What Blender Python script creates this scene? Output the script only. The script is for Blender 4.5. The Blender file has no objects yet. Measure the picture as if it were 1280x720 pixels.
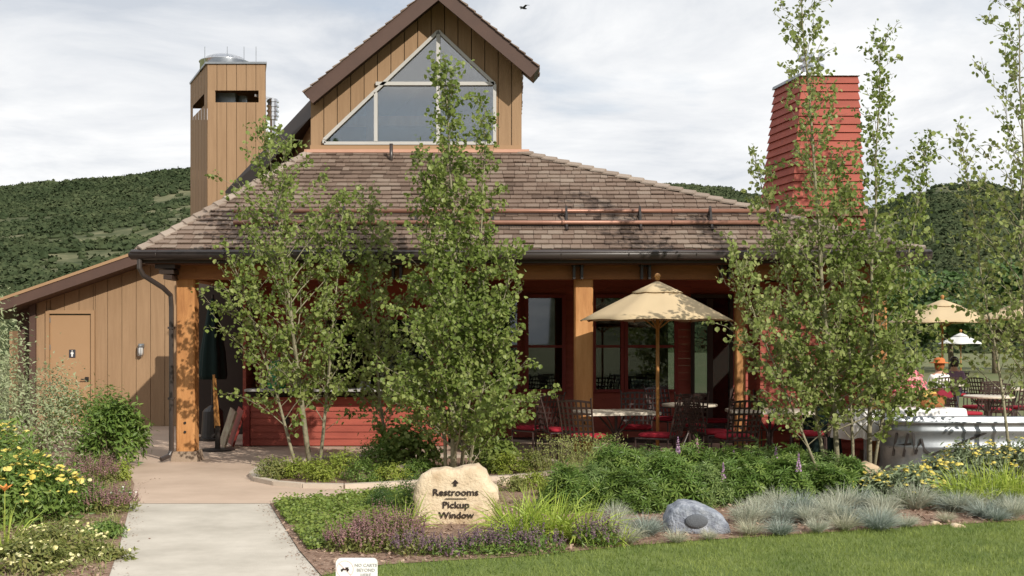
import bpy, math, random
import numpy as np
from mathutils import Vector, Matrix, noise as mnoise
R = math.radians
scene = bpy.context.scene
col = scene.collection
F = 1500.0; HY = 423.0; CH = 1.75          # focal length in photo pixels, horizon row, eye height
# ------------------------------------------------------------------ camera
cam_d = bpy.data.cameras.new("camera"); cam = bpy.data.objects.new("camera", cam_d); col.objects.link(cam)
cam.location = (0, 0, CH); cam.rotation_euler = (R(90), 0, 0)
cam_d.sensor_width = 36; cam_d.lens = F / 1280 * 36; cam_d.shift_y = (HY - 360) / 1280
cam_d.clip_start = 0.1; cam_d.clip_end = 5000
scene.camera = cam
# ------------------------------------------------------------------ sky and sun
SUN = Vector((.68, -1.0, .70)).normalized()
SUN_EL = math.asin(SUN.z); SUN_ROT = math.atan2(SUN.x, SUN.y)
w = bpy.data.worlds.new("World"); scene.world = w; w.use_nodes = True
nt = w.node_tree; nt.nodes.clear()
def N(t, **k):
    n = nt.nodes.new(t)
    for a, b in k.items(): setattr(n, a, b)
    return n
out = N('ShaderNodeOutputWorld'); bg1 = N('ShaderNodeBackground'); bg2 = N('ShaderNodeBackground'); mx = N('ShaderNodeMixShader')
sky = N('ShaderNodeTexSky', sky_type='NISHITA', sun_disc=False, sun_elevation=SUN_EL, sun_rotation=SUN_ROT)
sky.air_density = 1; sky.dust_density = 1.5
nt.links.new(sky.outputs[0], bg1.inputs[0]); bg1.inputs[1].default_value = .11
tc = N('ShaderNodeTexCoord'); sep = N('ShaderNodeSeparateXYZ'); nt.links.new(tc.outputs['Generated'], sep.inputs[0])
def math_(op, a, b):
    m = N('ShaderNodeMath', operation=op)
    for i, v in enumerate((a, b)):
        if isinstance(v, (int, float)): m.inputs[i].default_value = v
        else: nt.links.new(v, m.inputs[i])
    return m.outputs[0]
zz = math_('ADD', math_('MAXIMUM', sep.outputs[2], 0.0), .16)
cx_ = math_('DIVIDE', sep.outputs[0], zz); cy_ = math_('DIVIDE', sep.outputs[1], zz)
cmb = N('ShaderNodeCombineXYZ'); nt.links.new(cx_, cmb.inputs[0]); nt.links.new(cy_, cmb.inputs[1])
cmb.inputs[2].default_value = 3.7
n1 = N('ShaderNodeTexNoise'); n1.inputs['Scale'].default_value = .62; n1.inputs['Detail'].default_value = 7; n1.inputs['Roughness'].default_value = .55; n1.inputs['Distortion'].default_value = .35
nt.links.new(cmb.outputs[0], n1.inputs['Vector'])
r1 = N('ShaderNodeValToRGB'); r1.color_ramp.elements[0].position = .30; r1.color_ramp.elements[1].position = .42
r1.color_ramp.elements[0].color = (.25,)*3+(1,)
nt.links.new(n1.outputs[0], r1.inputs[0])
n2 = N('ShaderNodeTexNoise'); n2.inputs['Scale'].default_value = 1.25; n2.inputs['Detail'].default_value = 8; n2.inputs['Roughness'].default_value = .6; n2.inputs['Distortion'].default_value = .5
nt.links.new(cmb.outputs[0], n2.inputs['Vector'])
r2 = N('ShaderNodeValToRGB'); cr = r2.color_ramp
cr.elements[0].position = .34; cr.elements[0].color = (.56, .60, .66, 1)
cr.elements[1].position = .60; cr.elements[1].color = (.90, .905, .91, 1)
e = cr.elements.new(.46); e.color = (.74, .76, .79, 1)
nt.links.new(n2.outputs[0], r2.inputs[0]); nt.links.new(r2.outputs[0], bg2.inputs[0]); bg2.inputs[1].default_value = 1.0
nt.links.new(r1.outputs[0], mx.inputs[0]); nt.links.new(bg1.outputs[0], mx.inputs[1]); nt.links.new(bg2.outputs[0], mx.inputs[2])
nt.links.new(mx.outputs[0], out.inputs[0])
sl = bpy.data.lights.new("sun", 'SUN'); sl.energy = 4.1; sl.angle = R(.6); sl.color = (1, .93, .82)
so = bpy.data.objects.new("sun", sl); col.objects.link(so); so.rotation_euler = SUN.to_track_quat('Z', 'Y').to_euler()
vs = scene.view_settings; vs.view_transform = 'Standard'; vs.look = 'None'; vs.exposure = .17; vs.gamma = 1; vs.use_curve_mapping = False
scene.render.engine = 'CYCLES'
scene.cycles.max_bounces = 7; scene.cycles.transparent_max_bounces = 12; scene.cycles.caustics_reflective = False; scene.cycles.caustics_refractive = False
# ------------------------------------------------------------------ coordinates
def P(x, y, Y): return Vector(((x - 640) * Y / F, Y, CH - (y - HY) * Y / F))
def X_(x, Y): return (x - 640) * Y / F
def Z_(y, Y): return CH - (y - HY) * Y / F
def GY(y): return F * CH / (y - HY)
def G(x, y): Y = GY(y); return Vector(((x - 640) * Y / F, Y, 0))
rng = np.random.default_rng(7); random.seed(7)
# ------------------------------------------------------------------ mesh builder
class MB:
    def __init__(s): s.V = []; s.n = 0; s.idx = []; s.tot = []; s.rn = []; s.mi = []
    def arr(s, V, faces, rn, mi=0):
        """V: (N,k,3); faces: list of index tuples into k; rn: (N,)"""
        N_, k, _ = V.shape
        if N_ == 0: return
        base = s.n + np.arange(N_) * k
        s.V.append(V.reshape(-1, 3)); s.n += N_ * k
        fl = np.concatenate([np.array(f) for f in faces])
        s.idx.append((base[:, None] + fl[None, :]).ravel())
        s.tot.append(np.tile([len(f) for f in faces], N_))
        s.rn.append(np.repeat(rn, len(faces))); s.mi.append(np.full(N_ * len(faces), mi))
    def add(s, verts, faces, rn=None, mi=0):
        if rn is None: rn = random.random()
        s.arr(np.array([[tuple(v) for v in verts]], float), faces, np.array([rn]), mi)
    def hexa(s, p, rn=None, mi=0):   # 8 points: bottom loop 0-3, top loop 4-7
        s.add(p, [(3, 2, 1, 0), (4, 5, 6, 7), (0, 1, 5, 4), (1, 2, 6, 5), (2, 3, 7, 6), (3, 0, 4, 7)], rn, mi)
    def box(s, c, d, rz=0, rn=None, mi=0, M=None):
        x, y, z = d[0] / 2, d[1] / 2, d[2] / 2
        p = [Vector(q) for q in ((-x, -y, -z), (x, -y, -z), (x, y, -z), (-x, y, -z), (-x, -y, z), (x, -y, z), (x, y, z), (-x, y, z))]
        m = M if M is not None else Matrix.Rotation(rz, 3, 'Z')
        s.hexa([m @ q + Vector(c) for q in p], rn, mi)
    def bar(s, a, b, w_, h_, up=(0, 0, 1), rn=None, mi=0):
        a = Vector(a); b = Vector(b); d = (b - a).normalized(); u = Vector(up)
        sd = d.cross(u)
        if sd.length < 1e-4: sd = d.cross(Vector((1, 0, 0)))
        sd.normalize(); u = sd.cross(d).normalized(); sd = sd * w_ / 2; u = u * h_ / 2
        s.hexa([a - sd - u, a + sd - u, b + sd - u, b - sd - u, a - sd + u, a + sd + u, b + sd + u, b - sd + u], rn, mi)
    def tube(s, pts, rad, n=8, cap=True, rn=None, mi=0):
        pts = [Vector(p) for p in pts]; k = len(pts)
        if isinstance(rad, (int, float)): rad = [rad] * k
        vs_ = []; prev = None
        for i, p in enumerate(pts):
            d = (pts[min(i + 1, k - 1)] - pts[max(i - 1, 0)]).normalized()
            if prev is None:
                ref = Vector((0, 0, 1)) if abs(d.z) < .9 else Vector((1, 0, 0)); u = d.cross(ref).normalized()
            else:
                u = (prev - d * prev.dot(d)).normalized()
            prev = u; v = d.cross(u)
            for j in range(n):
                a = 2 * math.pi * j / n; vs_.append(p + (u * math.cos(a) + v * math.sin(a)) * rad[i])
        fs = []
        for i in range(k - 1):
            for j in range(n):
                a = i * n + j; b = i * n + (j + 1) % n; fs.append((a, b, b + n, a + n))
        if cap: fs.append(tuple(reversed(range(n)))); fs.append(tuple(range((k - 1) * n, k * n)))
        s.add(vs_, fs, rn, mi)
    def lathe(s, prof, c=(0, 0, 0), n=20, rn=None, mi=0, sx=1, sy=1):
        vs_ = []; fs = []
        for r, z in prof:
            for j in range(n):
                a = 2 * math.pi * j / n; vs_.append((c[0] + r * math.cos(a) * sx, c[1] + r * math.sin(a) * sy, c[2] + z))
        for i in range(len(prof) - 1):
            for j in range(n):
                a = i * n + j; b = i * n + (j + 1) % n; fs.append((a, b, b + n, a + n))
        fs.append(tuple(reversed(range(n)))); fs.append(tuple(range((len(prof) - 1) * n, len(prof) * n)))
        s.add(vs_, fs, rn, mi)
    def poly(s, pts, rn=None, mi=0): s.add(pts, [tuple(range(len(pts)))], rn, mi)
    def prism(s, pts2, y0, y1, rn=None, mi=0):   # polygon in XZ extruded in Y
        k = len(pts2)
        v = [(x, y0, z) for x, z in pts2] + [(x, y1, z) for x, z in pts2]
        fs = [tuple(range(k)), tuple(reversed(range(k, 2 * k)))] + [((i + 1) % k, i, i + k, (i + 1) % k + k) for i in range(k)]
        s.add(v, fs, rn, mi)
    def build(s, name, mats, parent=None, smooth=False, loc=None):
        me = bpy.data.meshes.new(name)
        V = np.concatenate(s.V); idx = np.concatenate(s.idx).astype(np.int32); tot = np.concatenate(s.tot).astype(np.int32)
        if loc is not None: V = V - np.array(tuple(loc))
        me.vertices.add(len(V)); me.vertices.foreach_set('co', V.astype(np.float32).ravel())
        me.loops.add(len(idx)); me.loops.foreach_set('vertex_index', idx)
        me.polygons.add(len(tot)); st = np.concatenate([[0], np.cumsum(tot)[:-1]]).astype(np.int32)
        me.polygons.foreach_set('loop_start', st); me.polygons.foreach_set('loop_total', tot)
        if not isinstance(mats, (list, tuple)): mats = [mats]
        for m in mats: me.materials.append(m)
        me.polygons.foreach_set('material_index', np.concatenate(s.mi).astype(np.int32))
        me.update(calc_edges=True)
        at = me.attributes.new('rnd', 'FLOAT', 'FACE'); at.data.foreach_set('value', np.concatenate(s.rn).astype(np.float32))
        me.polygons.foreach_set('use_smooth', np.full(len(tot), smooth))
        me.validate()
        o = bpy.data.objects.new(name, me); col.objects.link(o)
        if parent is not None: o.parent = parent
        if loc is not None: o.location = loc
        return o
def tag(o, label=None, cat=None, group=None, kind=None):
    if label: o['label'] = label
    if cat: o['category'] = cat
    if group: o['group'] = group
    if kind: o['kind'] = kind
    return o
def empty(name, loc=(0, 0, 0), rz=0, label=None, cat=None, group=None):
    o = bpy.data.objects.new(name, None); col.objects.link(o); o.location = loc; o.rotation_euler = (0, 0, rz); o.empty_display_size = .2
    return tag(o, label, cat, group)
def copy_tree(o, parent=None):
    c = o.copy(); col.objects.link(c)
    if parent is not None: c.parent = parent
    for ch in list(o.children): copy_tree(ch, c)
    return c
def struct(o): o['kind'] = 'structure'; return o
# ------------------------------------------------------------------ materials
def mat(name, c1, c2=None, rough=.7, scale=6, detail=4, rnd=.5, metal=0, bump=0, bscale=None, spec=.35, c3=None, stretch=None, transl=0, transc=None, sheen=0, glossvar=0):
    """colour runs c1..c2 over noise and over the per-piece random value"""
    m = bpy.data.materials.new(name); m.use_nodes = True; t = m.node_tree; nd = t.nodes; lk = t.links
    b = nd['Principled BSDF']; b.inputs['Roughness'].default_value = rough; b.inputs['Metallic'].default_value = metal
    b.inputs['Specular IOR Level'].default_value = spec
    if c2 is None: c2 = tuple(v * .8 for v in c1)
    co = nd.new('ShaderNodeTexCoord'); mp = nd.new('ShaderNodeMapping'); lk.new(co.outputs['Object'], mp.inputs[0])
    if stretch: mp.inputs['Scale'].default_value = stretch
    no = nd.new('ShaderNodeTexNoise'); no.inputs['Scale'].default_value = scale; no.inputs['Detail'].default_value = detail; no.inputs['Roughness'].default_value = .62
    lk.new(mp.outputs[0], no.inputs['Vector'])
    at = nd.new('ShaderNodeAttribute'); at.attribute_name = 'rnd'
    mr = nd.new('ShaderNodeMapRange'); mr.inputs[1].default_value = .32; mr.inputs[2].default_value = .68; lk.new(no.outputs[0], mr.inputs[0])
    mxf = nd.new('ShaderNodeMix'); mxf.inputs[0].default_value = rnd; lk.new(mr.outputs[0], mxf.inputs[2]); lk.new(at.outputs['Fac'], mxf.inputs[3])
    rp = nd.new('ShaderNodeValToRGB'); rp.color_ramp.elements[0].color = (*c1, 1); rp.color_ramp.elements[1].color = (*c2, 1)
    if c3: e_ = rp.color_ramp.elements.new(.5); e_.color = (*c3, 1)
    lk.new(mxf.outputs[0], rp.inputs[0]); lk.new(rp.outputs[0], b.inputs['Base Color'])
    if bump:
        n2_ = nd.new('ShaderNodeTexNoise'); n2_.inputs['Scale'].default_value = bscale or scale * 4; n2_.inputs['Detail'].default_value = 4
        lk.new(mp.outputs[0], n2_.inputs['Vector'])
        bp = nd.new('ShaderNodeBump'); bp.inputs['Strength'].default_value = bump; bp.inputs['Distance'].default_value = .02
        lk.new(n2_.outputs[0], bp.inputs['Height']); lk.new(bp.outputs[0], b.inputs['Normal'])
    if glossvar:
        m2 = nd.new('ShaderNodeMapRange'); m2.inputs[3].default_value = rough - glossvar; m2.inputs[4].default_value = rough + glossvar
        lk.new(no.outputs[0], m2.inputs[0]); lk.new(m2.outputs[0], b.inputs['Roughness'])
    if transl:
        tr = nd.new('ShaderNodeBsdfTranslucent'); ms = nd.new('ShaderNodeMixShader'); ms.inputs[0].default_value = transl
        if transc: tr.inputs[0].default_value = (*transc, 1)
        else: lk.new(rp.outputs[0], tr.inputs[0])
        lk.new(b.outputs[0], ms.inputs[1]); lk.new(tr.outputs[0], ms.inputs[2]); lk.new(ms.outputs[0], nd['Material Output'].inputs[0])
    return m
def leafmat(name, c1, c2, c3=None, rough=.45, transl=.32, spec=.4):
    return mat(name, c1, c2, rough=rough, scale=.9, rnd=.7, transl=transl, spec=spec, c3=c3)
def glass(name, gloss=.22, tint=(.75, .8, .8)):
    m = bpy.data.materials.new(name); m.use_nodes = True; nd = m.node_tree.nodes; lk = m.node_tree.links
    nd.remove(nd['Principled BSDF'])
    t = nd.new('ShaderNodeBsdfTransparent'); t.inputs[0].default_value = (*tint, 1); g = nd.new('ShaderNodeBsdfGlossy'); g.inputs['Roughness'].default_value = .02
    g.inputs[0].default_value = (.95, .95, .95, 1)
    lw = nd.new('ShaderNodeFresnel'); lw.inputs[0].default_value = 1.5
    ad = nd.new('ShaderNodeMath'); ad.operation = 'ADD'; ad.inputs[1].default_value = gloss; ad.use_clamp = True; lk.new(lw.outputs[0], ad.inputs[0])
    ms = nd.new('ShaderNodeMixShader'); lk.new(ad.outputs[0], ms.inputs[0]); lk.new(t.outputs[0], ms.inputs[1]); lk.new(g.outputs[0], ms.inputs[2]); lk.new(ms.outputs[0], nd['Material Output'].inputs[0])
    return m
M = {}
M['tan'] = mat('tan_siding', (.35, .226, .130), (.265, .166, .092), rough=.75, scale=3, rnd=.4, stretch=(6, 6, .45), bump=.25, bscale=16, detail=9)
M['tan_trim'] = mat('tan_trim', (.345, .216, .12), (.315, .195, .106), rough=.65, scale=3)
M['door'] = mat('door_paint', (.37, .232, .128), (.34, .21, .113), rough=.5, scale=2)
M['brown'] = mat('brown_trim', (.095, .055, .042), (.07, .042, .034), rough=.6, scale=4)
M['brown_dark'] = mat('brown_dark', (.045, .028, .022), (.03, .02, .016), rough=.45, scale=4)
M['gutter'] = mat('gutter_metal', (.05, .038, .034), (.035, .027, .025), rough=.35, scale=5, spec=.6)
M['shingle'] = mat('cedar_shingles', (.265, .212, .172), (.095, .064, .048), rough=.85, scale=.9, rnd=.62, bump=.5, bscale=60, stretch=(1, 1, 1), c3=(.19, .135, .105))
M['shingle_cap'] = mat('cedar_cap_shingles', (.36, .30, .25), (.22, .17, .135), rough=.85, scale=4, rnd=.7, bump=.4, bscale=50)
M['cedar'] = mat('cedar_post_wood', (.58, .30, .12), (.27, .11, .037), rough=.65, scale=2.2, rnd=.15, stretch=(3, 3, .5), bump=.25, bscale=14, c3=(.45, .21, .075), detail=7)
M['cedar_beam'] = mat('cedar_beam_wood', (.36, .15, .052), (.22, .085, .03), rough=.65, scale=2.2, rnd=.15, stretch=(.5, 3, 3), bump=.25, bscale=14)
M['red'] = mat('red_siding', (.40, .095, .064), (.255, .055, .037), rough=.68, scale=2.5, rnd=.4, stretch=(.7, 2, 4), bump=.2, detail=9)
M['red_trim'] = mat('red_trim', (.26, .038, .03), (.21, .03, .025), rough=.5, scale=3)
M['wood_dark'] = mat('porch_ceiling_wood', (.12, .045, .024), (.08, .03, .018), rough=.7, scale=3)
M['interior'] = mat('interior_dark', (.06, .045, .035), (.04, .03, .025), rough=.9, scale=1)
M['glass'] = glass('window_glass', .03, (.55, .6, .6))
M['glass_hi'] = glass('clerestory_glass', .15, (.85, .87, .87))
M['alu'] = mat('window_metal', (.50, .49, .47), (.44, .43, .41), rough=.45, metal=0, scale=3)
M['steel'] = mat('galvanised_steel', (.38, .40, .42), (.22, .24, .26), rough=.45, metal=.8, scale=7, rnd=.2, glossvar=.12)
M['shiny'] = mat('polished_steel', (.75, .76, .78), (.6, .61, .63), rough=.22, metal=1, scale=7, rnd=.2)
M['copper'] = mat('copper', (.32, .165, .115), (.21, .10, .07), rough=.42, metal=.35, scale=4, spec=.5)
M['copper_pale'] = mat('copper_flashing', (.62, .36, .26), (.5, .28, .2), rough=.5, metal=.2, scale=4)
M['iron'] = mat('dark_iron', (.028, .022, .02), (.018, .014, .013), rough=.4, scale=5, spec=.5)
M['chair_iron'] = mat('chair_bronze_iron', (.055, .032, .027), (.035, .02, .018), rough=.4, scale=5, spec=.5)
M['stone_base'] = mat('post_plinth_stone', (.36, .27, .20), (.24, .18, .13), rough=.85, scale=9, bump=.4)
M['concrete'] = mat('path_concrete', (.58, .535, .465), (.40, .365, .31), rough=.85, scale=1.6, rnd=.12, bump=.12, bscale=70, detail=8)
M['patio'] = mat('patio_concrete', (.56, .43, .335), (.42, .315, .24), rough=.85, scale=1.1, rnd=.1, bump=.12, bscale=70, detail=8)
M['kerb'] = mat('kerb_concrete', (.55, .47, .385), (.44, .37, .30), rough=.85, scale=3, bump=.2)
M['mulch'] = mat('bark_mulch', (.15, .085, .055), (.40, .285, .21), rough=.95, scale=26, rnd=.05, bump=.9, bscale=45, c3=(.25, .16, .115), detail=8)
M['chips'] = mat('bark_chips', (.14, .075, .05), (.46, .34, .255), rough=.9, scale=20, rnd=.9)
M['soil_green'] = mat('meadow_ground', (.10, .13, .045), (.17, .16, .075), rough=.95, scale=.35, rnd=0, bump=.5, bscale=8, detail=9)
M['lawn'] = mat('lawn_ground', (.09, .135, .03), (.16, .20, .05), rough=.95, scale=1.2, rnd=0, bump=.4, bscale=60, detail=8)
M['blade'] = mat('lawn_blades', (.09, .155, .028), (.32, .375, .095), rough=.5, transl=.35, scale=1.6, detail=8, rnd=.35)
M['aspen'] = leafmat('aspen_leaves', (.12, .18, .035), (.36, .41, .14), c3=(.20, .265, .06), rough=.45, transl=.42, spec=.3)
M['aspen_lt'] = leafmat('aspen_leaves_light', (.16, .215, .05), (.40, .43, .17), c3=(.24, .30, .085), rough=.45, transl=.42, spec=.3)
M['bark'] = mat('aspen_bark', (.33, .30, .20), (.15, .135, .09), rough=.8, scale=12, rnd=.2, bump=.3, c3=(.25, .23, .15))
M['twig'] = mat('twig_bark', (.20, .16, .10), (.12, .09, .06), rough=.8, scale=12, rnd=.4)
M['willow'] = leafmat('willow_leaves', (.22, .27, .13), (.42, .45, .28), c3=(.30, .35, .19), transl=.25)
M['green'] = leafmat('mid_green_leaves', (.085, .155, .03), (.23, .31, .07), c3=(.14, .225, .045))
M['green_dk'] = leafmat('dark_green_leaves', (.045, .10, .025), (.13, .20, .06), c3=(.08, .15, .038))
M['lupin'] = leafmat('lupin_leaves', (.085, .16, .03), (.28, .36, .09), c3=(.15, .245, .05))
M['lupin_lt'] = leafmat('light_lupin_leaves', (.11, .19, .05), (.30, .37, .13), c3=(.18, .27, .08))
M['lime'] = leafmat('lime_leaves', (.20, .27, .04), (.34, .37, .07), c3=(.26, .32, .05))
M['ground_cover'] = leafmat('ground_cover_leaves', (.13, .20, .035), (.27, .32, .07), c3=(.19, .26, .05))
M['olive'] = leafmat('olive_leaves', (.15, .18, .05), (.30, .27, .10), c3=(.2, .23, .06))
M['daylily'] = leafmat('daylily_leaves', (.24, .34, .045), (.52, .56, .14), c3=(.36, .46, .075))
M['fescue'] = leafmat('blue_fescue', (.32, .36, .28), (.62, .60, .47), c3=(.45, .47, .375), transl=.25)
M['fescue_bl'] = leafmat('bluer_fescue', (.22, .28, .24), (.48, .51, .44), c3=(.32, .37, .32), transl=.25)
M['fescue_dry'] = leafmat('pale_fescue', (.34, .36, .25), (.60, .55, .40), c3=(.46, .46, .34), transl=.25)
M['grassy'] = leafmat('wild_grass', (.20, .25, .07), (.42, .42, .18), c3=(.29, .32, .10))
M['sage'] = leafmat('sage_green', (.17, .22, .12), (.32, .37, .22), c3=(.23, .29, .16))
M['salvia'] = leafmat('salvia_flowers', (.19, .095, .115), (.36, .22, .19), c3=(.26, .14, .145), transl=.2)
M['salvia_dk'] = leafmat('salvia_dark_flowers', (.10, .06, .095), (.27, .17, .19), c3=(.17, .105, .135), transl=.2)
M['yellow'] = leafmat('yellow_flowers', (.66, .52, .07), (.78, .68, .22), transl=.2)
M['cream'] = leafmat('cream_flowers', (.72, .66, .25), (.82, .78, .5), transl=.2)
M['orange_fl'] = leafmat('orange_flowers', (.8, .25, .05), (.85, .4, .12), transl=.2)
M['pink'] = leafmat('pink_flowers', (.80, .20, .28), (.88, .50, .52), c3=(.84, .34, .38), transl=.25)
M['lilac'] = leafmat('lilac_flowers', (.42, .26, .46), (.60, .42, .52), transl=.2)
M['pinkish'] = leafmat('pink_lupin_flowers', (.58, .32, .42), (.70, .50, .52), transl=.2)
M['white_fl'] = leafmat('white_flowers', (.7, .7, .65), (.8, .8, .76), transl=.2)
M['sandstone'] = mat('sandstone', (.68, .565, .41), (.44, .325, .205), rough=.9, scale=4.2, rnd=0, bump=.8, bscale=34, c3=(.62, .50, .35), detail=12)
M['sandstone_dk'] = mat('weathered_sandstone', (.52, .40, .26), (.34, .25, .16), rough=.9, scale=5, rnd=0, bump=.5, bscale=20)
M['letter'] = mat('engraved_letters', (.035, .022, .018), (.02, .013, .011), rough=.8)
M['rock'] = mat('blue_grey_rock', (.15, .165, .21), (.42, .44, .49), rough=.85, scale=13, rnd=0, bump=1, bscale=40, c3=(.25, .275, .325), detail=9)
M['grille'] = mat('speaker_grille', (.15, .16, .18), (.10, .11, .125), rough=.8, scale=60, bump=.6, bscale=160)
M['sign_white'] = mat('sign_white_paint', (.80, .80, .78), (.76, .76, .74), rough=.4)
M['sign_grey'] = mat('sign_grey_ink', (.36, .36, .36), (.33, .33, .33), rough=.6)
M['sign_pink'] = mat('faded_red_ink', (.75, .52, .48), (.7, .48, .45), rough=.6)
M['canvas'] = mat('beige_canvas', (.70, .56, .36), (.64, .505, .315), rough=.9, scale=3, transl=.25)
M['canvas_w'] = mat('white_canvas', (.80, .80, .78), (.74, .74, .73), rough=.9, scale=3, transl=.2)
M['canvas_dk'] = mat('dark_green_canvas', (.008, .024, .021), (.006, .018, .016), rough=.9, scale=3)
M['pole_wood'] = mat('varnished_pole', (.45, .22, .07), (.34, .16, .05), rough=.45, scale=5)
M['table_top'] = mat('pale_stone_tabletop', (.66, .60, .50), (.55, .49, .40), rough=.5, scale=12, detail=8)
M['cushion'] = mat('red_cushion', (.38, .018, .035), (.28, .012, .026), rough=.85, scale=6, bump=.15)
M['cloth'] = mat('white_tablecloth', (.82, .81, .79), (.76, .75, .74), rough=.9, scale=3)
M['cloth_green'] = mat('green_tablecloth', (.015, .16, .09), (.01, .11, .065), rough=.9, scale=3)
M['cloth_burg'] = mat('burgundy_cloth', (.26, .012, .03), (.18, .01, .024), rough=.9, scale=6)
M['wicker'] = mat('wicker', (.42, .17, .055), (.25, .095, .03), rough=.7, scale=40, bump=.8, bscale=60)
M['green_plastic'] = mat('green_jug_plastic', (.01, .30, .11), (.008, .22, .08), rough=.25, spec=.6)
M['counter_top'] = mat('counter_ledge', (.45, .44, .42), (.36, .35, .34), rough=.3, scale=4, spec=.5)
M['poster'] = mat('faded_poster', (.36, .33, .22), (.16, .06, .05), rough=.6, scale=5, rnd=.2)
M['scrub'] = mat('scrub_oak', (.024, .038, .018), (.095, .112, .056), rough=1, scale=.02, rnd=.45, spec=.05, c3=(.046, .062, .030))
M['hill'] = mat('hill_ground', (.034, .048, .024), (.20, .19, .115), rough=1, scale=.09, rnd=0, spec=.05, c3=(.095, .105, .058), detail=14, bump=1, bscale=.8)
M['skin'] = mat('skin', (.50, .28, .20), (.45, .25, .18), rough=.6)
M['shirt_w'] = mat('white_shirt', (.78, .76, .74), (.7, .68, .66), rough=.9)
M['shirt_p'] = mat('purple_shirt', (.25, .16, .24), (.18, .11, .17), rough=.9)
M['trouser'] = mat('dark_trousers', (.05, .055, .07), (.04, .04, .05), rough=.9)
M['hair_r'] = mat('auburn_hair', (.34, .11, .03), (.22, .07, .02), rough=.7, scale=40)
M['hair_d'] = mat('dark_hair', (.03, .02, .015), (.02, .012, .01), rough=.6, scale=40)
M['hat_o'] = mat('orange_hat', (.55, .17, .05), (.45, .13, .04), rough=.9)
M['teal'] = mat('teal_cloth', (.02, .20, .19), (.015, .14, .13), rough=.9)
M['feather'] = mat('dark_feathers', (.02, .02, .022), (.03, .03, .03), rough=.7)
M['food'] = mat('bread_and_fruit', (.70, .42, .10), (.55, .10, .03), rough=.7, scale=30, rnd=.8, c3=(.72, .6, .2))
M['lamp_glass'] = mat('lamp_globe', (.62, .63, .62), (.5, .5, .5), rough=.2, spec=.6)
M['blue_canvas'] = mat('blue_canvas', (.05, .10, .22), (.04, .08, .17), rough=.9)
# ------------------------------------------------------------------ ground
def sheet(name, pts, z, m, sub=None):
    b = MB(); b.poly([(p[0], p[1], z) for p in pts], rn=.5); o = b.build(name, m); return struct(o)
sheet('ground', [(-2500, -300), (2500, -300), (2500, 2500), (-2500, 2500)], 0, M['soil_green'])
def g2(x, y): v = G(x, y); return (v.x, v.y)
path_l = [g2(*p) for p in ((60, 900), (105, 790), (137, 720), (150, 682), (160, 642), (168, 606))]
sheet('patio', [g2(163, 631), (-5.0, 15.6), (-5.9, 17.2), (-6.4, 19), (-8.9, 23.88), (30, 23.88), (30, 13.6), (5.5, 14.6), g2(700, 598), (g2(640, 607)), g2(520, 613), g2(440, 620), g2(337, 631)], .004, M['patio'])
sheet('path', path_l + [g2(163, 630.6), g2(337, 630.6), g2(352, 655), g2(374, 690), g2(402, 722), g2(450, 790), g2(520, 900)], .008, M['concrete'])
jb = MB()
for py in (630.6,):
    xl = np.interp(py, [606, 642, 682, 720, 790], [168, 160, 150, 137, 105]); xr = np.interp(py, [631, 655, 690, 722], [337, 352, 374, 402]); a = G(xl + 1, py); b = G(xr - 1, py); a.z = b.z = .0105; jb.bar(a, b, .009, .003)
struct(jb.build('path_joints', mat('joint_line', (.20, .18, .15), (.16, .145, .12), rough=.9)))  # slab joint drawn as a thin dark line
lawn_edge = [g2(402, 722), g2(440, 714), g2(480, 708), g2(560, 703), g2(650, 698), g2(720, 691), g2(790, 684), g2(870, 678), g2(960, 672), g2(1040, 667), g2(1120, 662), g2(1200, 657), g2(1290, 652), (6.5, 11.9), (9, 13)]
sheet('lawn', lawn_edge + [(9, 2), (-1.0, 2), g2(450, 792)], .012, M['lawn'])
bed2 = [g2(337, 631), g2(440, 620), g2(520, 613), g2(640, 607), g2(700, 598), (1.6, 15.15), (2.6, 15.2), (3.6, 15.0), (4.9, 14.6), (6.0, 14.3), (9, 14.0)] + lawn_edge[::-1] + [g2(374, 690), g2(352, 655)]
sheet('planting_bed', bed2, .016, M['mulch'])
sheet('flower_bed', [(-30, 4), (-2.6, 4)] + path_l + [(-5.0, 15.6), (-5.9, 17.2), (-6.4, 19), (-8.9, 23.8), (-30, 23.8)], .012, M['mulch'])
isl = [g2(*p) for p in ((316, 596), (322, 602), (345, 607), (380, 610), (430, 611), (480, 608.5), (530, 605.5), (590, 602), (640, 599.5), (690, 594), (705, 587), (690, 579), (600, 574), (500, 572), (420, 574), (360, 580), (325, 588))]
sheet('island_bed', isl, .02, M['mulch'])
kb = MB()
for i in range(len(isl)):
    a = Vector((*isl[i], .03)); b = Vector((*isl[(i + 1) % len(isl)], .03)); kb.bar(a, b, .10, .055)
struct(kb.build('kerb', M['kerb']))
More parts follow.
